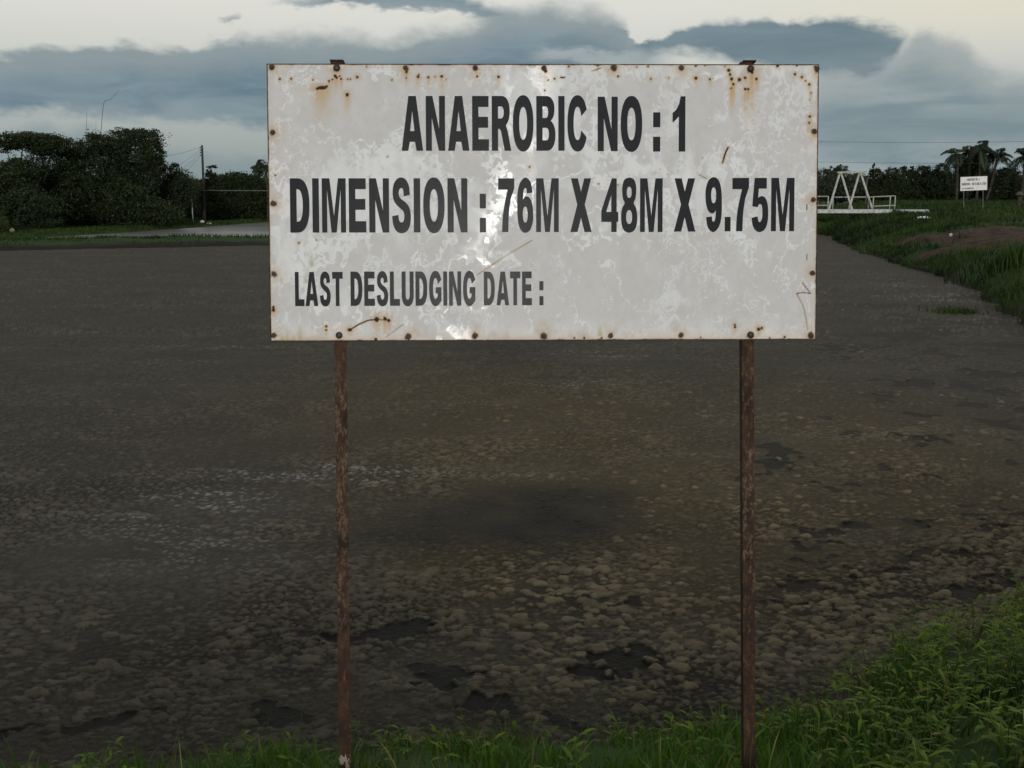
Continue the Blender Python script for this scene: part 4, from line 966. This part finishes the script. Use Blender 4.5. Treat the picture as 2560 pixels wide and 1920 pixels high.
def rails(label, x0, x1, posts, dy, top=491, low=514, slope=-.9):
    p0 = gp(x0, 523, dy); rt = empty('handrail', (p0[0], YG + dy, wz)); tag(rt, label, 'handrail', None); o0 = np.array(rt.location)
    for yy in (top, low):
        if yy is None: continue
        a_ = gp(x0, yy, dy) - o0; b2 = gp(x1, yy + slope * (x1 - x0) / 100, dy) - o0; q = MB(); q.tube([a_, b2], .045, 7); q.build('rail', M_WHITE, rt, True)
    for px in posts:
        q = MB(); t_ = gp(px, top + slope * (px - x0) / 100, dy) - o0; q.tube([(t_[0], 0, 0), t_], .045, 7); q.build('post', M_WHITE, rt, True)
rails('white handrail section disappearing behind the white board, left of the gantry', 1960, 2071, (1962, 2010, 2071), -.2, 492, 514.5)
rails('white two-bar handrail section right of the gantry', 2184, 2239, (2184, 2226, 2238.5), -.2, 492, 515.5, -4)
rails('white single-bar handrail passing behind the gantry legs', 2082, 2184, (2083, 2172), 1.1, 493, None, -.5)
# thin lamp post beyond
p = at_y(2168, 446, 128); gz = ground_at(p[0], 128); lp = empty('lamp_post', (p[0], 128, gz)); tag(lp, 'thin pale lamp post beyond the gantry with a short arm', 'lamp post'); h_ = p[2] - gz
b_ = MB(); b_.tube([(0, 0, 0), (0, 0, h_)], [.06, .045], 6); b_.build('pole', M_PIPE, lp, True)
b_ = MB(); b_.tube([(0, 0, h_), (.32, 0, h_ + .06)], .03, 5); b_.box((.25, -.07, h_ + .02), (.55, .07, h_ + .10)); b_.build('lamp_head', M_PIPE, lp)

# second board
M_FADED = simple('faded lettering', (.17, .17, .165), .7, .2)
YS = 92
c_ = at_y(2439.5, 458.5, YS); sc_ = 68.0 * YS * CP / F / 2.44; gz = ground_at(c_[0], YS)
s2 = empty('information_sign', (c_[0], YS, gz - .1), (R(-4), R(-2.2), R(2))); tag(s2, 'small distant white board on two posts in front of the palms', 'sign'); h2 = c_[2] - gz + .1
b_ = MB(); b_.box((-1.22 * sc_, -.0015, h2 - .61 * sc_), (1.22 * sc_, .0015, h2 + .61 * sc_)); bd2 = b_.build('board', simple('old white enamel', (.72, .715, .68), .5, .4, 0, .08, 2), s2)
for xx in (-.9, .86):
    b_ = MB(); b_.box((xx * sc_ - .03, .003, -.3), (xx * sc_ + .03, .05, h2 + .62 * sc_)); b_.build('post', simple('grey weathered post', (.12, .11, .10), .8, .2, 0, .3, 4), s2)
k = sc_
letters('lettering', [('ANAEROBIC', -.62 * k, .10 * k, h2 + .26 * k, h2 + .46 * k), ('NO', .16 * k, .33 * k, h2 + .26 * k, h2 + .46 * k), (':', .38 * k, .41 * k, h2 + .26 * k, h2 + .46 * k), ('2', .47 * k, .53 * k, h2 + .26 * k, h2 + .46 * k)], bd2, -.012, .004, M_FADED)
letters('lettering', [('DIMENSION', -1.1 * k, -.38 * k, h2 - .14 * k, h2 + .08 * k), (':', -.32 * k, -.28 * k, h2 - .14 * k, h2 + .08 * k), ('76M', -.2 * k, .05 * k, h2 - .14 * k, h2 + .08 * k), ('X', .1 * k, .19 * k, h2 - .14 * k, h2 + .08 * k), ('48M', .24 * k, .5 * k, h2 - .14 * k, h2 + .08 * k), ('X', .55 * k, .64 * k, h2 - .14 * k, h2 + .08 * k), ('9.75M', .7 * k, 1.12 * k, h2 - .14 * k, h2 + .08 * k)], bd2, -.012, .004, M_FADED)
letters('lettering', [('LAST', -1.08 * k, -.86 * k, h2 - .48 * k, h2 - .34 * k), ('DESLUDGING', -.82 * k, -.3 * k, h2 - .48 * k, h2 - .34 * k), ('DATE', -.25 * k, -.04 * k, h2 - .48 * k, h2 - .34 * k), (':', .0, .03 * k, h2 - .48 * k, h2 - .34 * k)], bd2, -.012, .004, M_FADED)

# right treeline
YR = 178
kw = dict(mat=M_FAR, size=.38, trunk_r=.2)
tree('broadleaf_tree', 'hazy rounded tree peeping out beside the right edge of the board', 'tree', YR + 8, [(2058, 440, 20, 18), (2045, 470, 30, 30), (2066, 475, 26, 26)], 3500, **kw)
tree('broadleaf_tree', 'hazy domed tree behind the left apex of the gantry', 'tree', YR + 10, [(2100, 428, 17, 16), (2080, 425, 8, 10), (2095, 458, 34, 28), (2100, 485, 34, 22)], 4000, **kw)
tree('broadleaf_tree', 'low tree seen through the middle of the gantry', 'tree', YR, [(2140, 452, 26, 18), (2135, 480, 34, 24)], 3000, **kw)
tree('broadleaf_tree', 'tree with a spiky tip just right of the gantry beam', 'tree', YR, [(2184, 416, 3.5, 7), (2186, 430, 13, 11), (2195, 452, 26, 24), (2185, 482, 32, 24)], 4000, size=.34, trunk_r=.2)
tree('broadleaf_tree', 'rounded dark tree above the right handrail section', 'tree', YR - 2, [(2230, 436, 20, 16), (2240, 460, 28, 24), (2225, 485, 36, 22)], 4200, size=.34, trunk_r=.2)
tree('broadleaf_tree', 'twin-tipped dark tree right of the rounded one', 'tree', YR, [(2258, 424, 9, 9), (2279, 424, 8, 9), (2266, 446, 24, 22), (2275, 480, 34, 26)], 4200, size=.34, trunk_r=.2)
tree('broadleaf_tree', 'bushy dark tree midway between the gantry and the distant board', 'tree', YR - 3, [(2306, 430, 20, 16), (2318, 456, 30, 26), (2300, 485, 36, 24)], 4600, size=.34, trunk_r=.2)
tree('broadleaf_tree', 'dark tree left of the palms behind the distant board', 'tree', YR - 5, [(2352, 428, 22, 17), (2350, 458, 34, 28), (2370, 482, 40, 26)], 5200, size=.34, trunk_r=.2)
tree('broadleaf_tree', 'dense dark undergrowth tree right below the palm crowns', 'tree', YR - 4, [(2425, 418, 34, 24), (2452, 408, 20, 20), (2400, 420, 16, 26), (2445, 455, 50, 38), (2400, 465, 40, 34)], 10000, size=.34, trunk_r=.25)
tree('broadleaf_tree', 'dark bushy tree between the palms and the right edge of the picture', 'tree', YR - 8, [(2520, 430, 26, 16), (2510, 460, 44, 34), (2540, 480, 44, 26), (2490, 480, 34, 24)], 7000, size=.34, trunk_r=.25)
palm('drooping palm, leftmost crown of the palm group', YR - 12, 2392, 384, 2.9, 15, .2, 61, .1, .16, 2400)
palm('palm with a short upright crown, second of the palm group', YR - 9, 2424, 382, 2.4, 16, .2, 62, .1, .16, 2428)
palm('tallest palm of the group, right above the distant board', YR - 12, 2452, 374, 2.9, 20, .22, 63, .2, .16, 2450)
palm('palm with its crown drooping far out to the right of the group', YR - 11, 2494, 390, 2.8, 16, .2, 64, .1, .16, 2474)
palm('palm cut by the right edge of the picture', YR - 14, 2562, 390, 3.2, 18, .22, 65, .3, .16)
# far wood closing the view behind everything
rng = np.random.default_rng(9); bl = []
for px in range(-900, 3500, 42):
    tp_ = 452 + rng.uniform(-12, 10); yy = 215 + rng.uniform(-10, 10); cc_ = at_y(px, tp_ + 26, yy); kk = yy / F
    bl.append((cc_, 34 * kk, 3.0, 30 * kk))
V, Q, tint = crown_mesh(bl, 95000, .62, rng, ncl_min=60)
tag(mesh('far_wood', V, Q, M_FAR, attrs={'tint': tint}), 'low dark wood along the horizon', 'wood', kind='stuff')

# cables in the right sky
for k, (y0, y1, Y, lab) in enumerate(((352, 345, 150, 'upper thin cable crossing the sky right of the board'), (402, 401, 160, 'lower thin cable crossing the sky right of the board'))):
    a_ = at_y(1900, y0, Y); b2 = at_y(2900, y1, Y); t = np.linspace(0, 1, 20)[:, None]; P_ = a_ + (b2 - a_) * t; P_[:, 2] -= .4 * np.sin(t[:, 0] * math.pi)
    q = MB(); q.tube(P_ - a_, .020, 4); tag(q.build('power_line', M_WIRE, loc=a_), lab, 'wire', 'cables in the right sky')
# odds and ends on the right bank
ps = on_ground(2313, 549); lump('white_sack', 'heap of white sacking on the grass right of the walkway', 'sack', 2313, 545, ps[1], .85, .24, M_BAG, 12)
p = on_ground(2394, 596); gz = p[2]; YO = p[1]
ou = empty('outlet_pipe', (p[0], YO, gz)); tag(ou, 'black bent pipe sticking out of the bank beside the brown track', 'pipe')
b_ = MB(); b_.tube([(.12, 0, -.1), (.1, 0, .30), (.06, 0, .38), (-.2, 0, .35), (-.50, .05, .29)], .045, 8); b_.build('pipe', M_BLACK, ou, True)
b_ = MB(); th = np.linspace(0, 2 * math.pi, 20); b_.tube(np.stack([.42 + .17 * np.cos(th), th * 0 + .05, .24 + .17 * np.sin(th)], 1), .022, 6, False); b_.build('hose_coil', M_BLACK, ou, True)
lump('white_bag', 'small white bag hanging under the black bent pipe', 'bag', 2376, 592, YO - .1, .15, .17, simple('dull white plastic', (.40, .39, .36), .6, .3, 0, .2, 9), 15, z=gz + .12)
p = at_y(2550, 479, 80); gz = ground_at(p[0], 80)
vp = empty('valve_post', (p[0], 80, gz - .1)); tag(vp, 'dark post with a pinkish cap at the right edge of the picture', 'post'); h_ = p[2] - gz + .1
b_ = MB(); b_.tube([(0, 0, 0), (0, 0, h_ * .8)], .13, 8); b_.build('post', M_TIMBER, vp, True)
b_ = MB(); b_.lathe([(.16, h_ * .84), (.30, h_ * .87), (.26, h_ * .94), (.10, h_ * 1.0), (.001, h_ * 1.01)], 10); b_.build('cap', simple('faded pink', (.10, .075, .075), .8, .2, 0, .3, 5), vp)

# ------------------------------------------------------------------ grass, weeds and reeds
def blades(X, Y, Zb, Hgt, Wd, rng, lean=.5, seg=4):
    """curved tapering blades"""
    n_ = len(X); az = rng.uniform(0, 2 * math.pi, n_); ln = rng.uniform(.1, 1, n_) * lean * Hgt
    dx_ = np.cos(az); dy_ = np.sin(az); ang = rng.uniform(0, 2 * math.pi, n_); wx, wy = np.cos(ang), np.sin(ang)
    V = np.zeros((n_, 2 * seg - 1, 3))
    for i in range(seg):
        t = i / (seg - 1); w = Wd * (.85 if i == 0 else 1.0 - t ** 1.6 * 1.0) * .5
        cx = X + dx_ * ln * t ** 1.8; cy = Y + dy_ * ln * t ** 1.8; cz = Zb + Hgt * (t - .28 * (ln / (Hgt + 1e-6)) * t ** 3)
        if i < seg - 1:
            V[:, 2 * i] = np.stack([cx - wx * w, cy - wy * w, cz], 1); V[:, 2 * i + 1] = np.stack([cx + wx * w, cy + wy * w, cz], 1)
        else: V[:, 2 * i] = np.stack([cx, cy, cz], 1)
    k = 2 * seg - 1; base_ = (np.arange(n_) * k)[:, None]
    Q = np.concatenate([base_ + np.array([2 * i, 2 * i + 1, 2 * i + 3, 2 * i + 2]) for i in range(seg - 2)])
    T = base_ + np.array([2 * seg - 4, 2 * seg - 3, 2 * seg - 2])
    return V.reshape(-1, 3), Q, T, k
def grass_obj(name, X, Y, Hgt, Wd, mat, label, seed, lean=.5, seg=4, dry=.05, sink=.02, parent=None, cat='grass', kind='stuff', zb=None):
    rng = np.random.default_rng(seed); z = terr(np.stack([X, Y], 1))[0] if zb is None else zb
    V, Q, T, k = blades(X, Y, z - sink, Hgt, Wd, rng, lean, seg)
    tone = np.clip(.75 * sstep(fbm(X * 1.1, Y * 1.1, 3, seed) * .5 + .5 * fbm(X * .3, Y * .3, 2, seed + 1), .33, .66) + .5 * rng.random(len(X)) - .14, 0, 1)
    tint = np.stack([tone, (rng.random(len(X)) < dry) * rng.uniform(.5, 1, len(X)), np.zeros(len(X))], 1)
    return tag(mesh(name, V, [Q, T] if len(Q) else [T], mat, parent, attrs={'tint': np.repeat(tint, k, 0)}), label, cat, kind=kind)
rng = np.random.default_rng(21)
# near bank
n_ = 34000; X = rng.uniform(-3.6, 5.2, n_); Y = rng.uniform(3.1, 9.6, n_); P = np.stack([X, Y], 1); d1 = sdist(P, POND) + wobble(P)
clump = fbm(X * 2.3, Y * 2.3, 3, 88)
dens = sstep(d1, -.05, .5) * (.16 + 1.05 * sstep(clump, .36, .6)) * np.where(X < -1.6, .6, 1)
k = (rng.random(n_) < dens) & (d1 < 3.6); X, Y, d1 = X[k], Y[k], d1[k]
Hg = (.08 + .17 * rng.random(len(X)) ** 1.3) * (.75 + .6 * sstep(clump[k], .4, .7)) * (.8 + .35 * sstep(X, 1.2, 2.4)); Hg[rng.random(len(X)) < .03] *= 1.55
Wg = .008 + .014 * rng.random(len(X)) ** 1.5
for _ in range(90):                       # thin runners and seed stalks leaning out over the sludge
    X = np.append(X, rng.uniform(-2.4, 2.6)); Y = np.append(Y, rng.uniform(4.9, 5.9)); Hg = np.append(Hg, rng.uniform(.28, .50)); Wg = np.append(Wg, rng.uniform(.003, .006))
grass_obj('grass', X, Y, Hg, Wg, M_GRASS, 'tall green grass growing along the near bank', 301, .75, 5, .09)
# broad-leaved weeds, thick on the right
def weeds(Xs, Ys, hs, rng):
    V = []; Q = []; T = []; n0 = 0
    z = terr(np.stack([Xs, Ys], 1))[0]
    for x_, y_, z_, h_ in zip(Xs, Ys, z, hs):
        nl = rng.integers(6, 10); az = rng.uniform(0, 6.28); lean_ = rng.uniform(.1, .5) * h_; tn = rng.random()
        tip = np.array([math.cos(az) * lean_, math.sin(az) * lean_, h_])
        t = np.linspace(0, 1, 4)[:, None]; st_ = np.array([x_, y_, z_ - .02]) + tip * np.concatenate([t ** 1.6, t ** 1.6, t], 1)
        for i in range(3):
            w = np.array([.0022, 0, 0]); V += [st_[i] - w, st_[i] + w, st_[i + 1] + w, st_[i + 1] - w]; Q.append((n0, n0 + 1, n0 + 2, n0 + 3)); T += [(tn, .35, 0)] * 4; n0 += 4
        for j in range(nl):
            tt_ = .25 + .75 * (j + rng.random() * .5) / nl; b0 = np.array([x_, y_, z_ - .02]) + tip * np.array([tt_ ** 1.6, tt_ ** 1.6, tt_])
            a_ = az + j * 2.4 + rng.uniform(-.4, .4); L = rng.uniform(.06, .155) * (1.1 - .35 * tt_); wd = L * rng.uniform(.075, .13)
            up = rng.uniform(-.1, .7); d_ = np.array([math.cos(a_) * math.cos(up), math.sin(a_) * math.cos(up), math.sin(up)]); sd = np.array([-math.sin(a_), math.cos(a_), 0])
            p1 = b0 + d_ * L * .4; p2 = b0 + d_ * L * .75 + [0, 0, -L * .10]; p3 = b0 + d_ * L + [0, 0, -L * .3]
            V += [b0, p1 + sd * wd, p1 - sd * wd, p2 + sd * wd * .7, p2 - sd * wd * .7, p3]
            Q.append((n0 + 2, n0 + 1, n0 + 3, n0 + 4)); Tq.append((n0, n0 + 1, n0 + 2)); Tq.append((n0 + 4, n0 + 3, n0 + 5))
            c3 = (np.clip(tn * .6 + .5 * rng.random() - .1, 0, 1), .5 * (rng.random() < .05), 0); T += [c3] * 6; n0 += 6
    return np.array(V), np.array(Q), np.array(T)
Tq = []
n_ = 6500; X = rng.uniform(-2.5, 6.0, n_); Y = rng.uniform(4.2, 11.5, n_); P = np.stack([X, Y], 1); d1 = sdist(P, POND) + wobble(P)
wd_ = sstep(X, 1.2, 2.2) * (.25 + .8 * sstep(fbm(X * 1.8, Y * 1.8, 3, 97), .36, .6)) + .05
k = (rng.random(n_) < wd_ * sstep(d1, -.25, .1)) & (d1 < 2.6) & (d1 > -.25); X, Y = X[k], Y[k]
V, Q, T = weeds(X, Y, rng.uniform(.10, .34, len(X)) * (.85 + .6 * sstep(X, 1.6, 3.4)), rng)
tag(mesh('weeds', V, [Q, np.array(Tq)], M_WEED, attrs={'tint': T}), 'leafy yellow-green weeds spilling over the near bank on the right', 'weeds', kind='stuff')
# right bank, far banks and the field
def band(n_, x0, x1, y0, y1, test, seed):
    rg = np.random.default_rng(seed); X = rg.uniform(x0, x1, n_); Y = rg.uniform(y0, y1, n_); P = np.stack([X, Y], 1)
    z, d1, d2 = terr(P); k = test(P, d1, d2, rg); return X[k], Y[k], d1[k], rg
X, Y, d1, rg = band(230000, 4.5, 42, 9, 105, lambda P, d1, d2, rg: (d1 > -.1) & (d1 < 9) & (rg.random(len(P)) < 1.1 * np.exp(-d1 / 6) * (.35 + .9 * sstep(fbm(P[:, 0] * .5, P[:, 1] * .5, 3, 92), .35, .6))) & (track_mask(P) < .25 + .75 * rg.random(len(P)) ** 3) & (np.abs(P[:, 0] / P[:, 1]) < .62), 311)
cl = fbm(X * .35, Y * .35, 3, 93)
grass_obj('bank_grass', X, Y, (.14 + .40 * rg.random(len(X))) * (.25 + 1.5 * cl), .010 + .0008 * Y * (.6 + .8 * rg.random(len(X))), M_BANK, 'rough dark grass covering the bank on the right', 312, .9, 4, .07)
X, Y, d1, rg = band(60000, -70, 10, 50, 90, lambda P, d1, d2, rg: (d1 > 0.2) & (d1 < 9) & (d2 > .2) & (P[:, 1] < 85) & (rg.random(len(P)) < .04 + .96 * sstep(fbm(P[:, 0] * .22, P[:, 1] * .5, 3, 95), .44, .58)), 321)
grass_obj('bund_grass', X, Y, (.04 + .30 * rg.random(len(X)) ** 1.6) * (.2 + 1.5 * fbm(X * .4, Y * .8, 3, 96)), .05 + .05 * rg.random(len(X)), M_BANK, 'rough grass on the low bund between the two ponds', 322, .9, 3, .12)
X, Y, d1, rg = band(160000, -75, 15, 68, 135, lambda P, d1, d2, rg: (d2 > .1) & (d2 < 18) & (d1 > 7), 331)
grass_obj('far_bank_grass', X, Y, .10 + .25 * rg.random(len(X)), .06 + .06 * rg.random(len(X)), M_BANK, 'green grass on the far bank below the dark wood', 332, .8, 3, .03)
X, Y, d1, rg = band(60000, 22, 110, 60, 175, lambda P, d1, d2, rg: (d1 > 5) & (track_mask(P) < .4) & (P[:, 0] / P[:, 1] > .2) & (P[:, 0] / P[:, 1] < .62), 341)
grass_obj('field_grass', X, Y, (.15 + .4 * rg.random(len(X))) * (.35 + 1.5 * fbm(X * .12, Y * .07, 3, 98)), .08 + .08 * rg.random(len(X)), M_BANK, 'green grass on the field around the gantry and the distant board', 342, .8, 3, .05)
# reed clump on the right bank
p = on_ground(2524, 668, 15); rg = np.random.default_rng(5)
rx_ = rg.normal(0, .50, 420); ry_ = rg.normal(0, .4, 420)
ro = grass_obj('reed_clump', p[0] + rx_, p[1] + ry_, .5 + .5 * rg.random(420), .035 + .02 * rg.random(420), M_BANK, 'clump of tall dark reeds on the bank at the right edge', 351, .45, 5, .04, kind=None, cat='reeds')
# tuft standing in the sludge
p = at_z(2385, 782); rg = np.random.default_rng(6)
grass_obj('grass_tuft', p[0] + rg.normal(0, .35, 260), p[1] + rg.normal(0, .35, 260), .10 + .18 * rg.random(260), .03 + .02 * rg.random(260), M_BANK, 'small grass tuft growing out of the sludge near the right bank', 361, .8, 4, .05, kind='stuff', cat='grass tuft', zb=np.zeros(260))
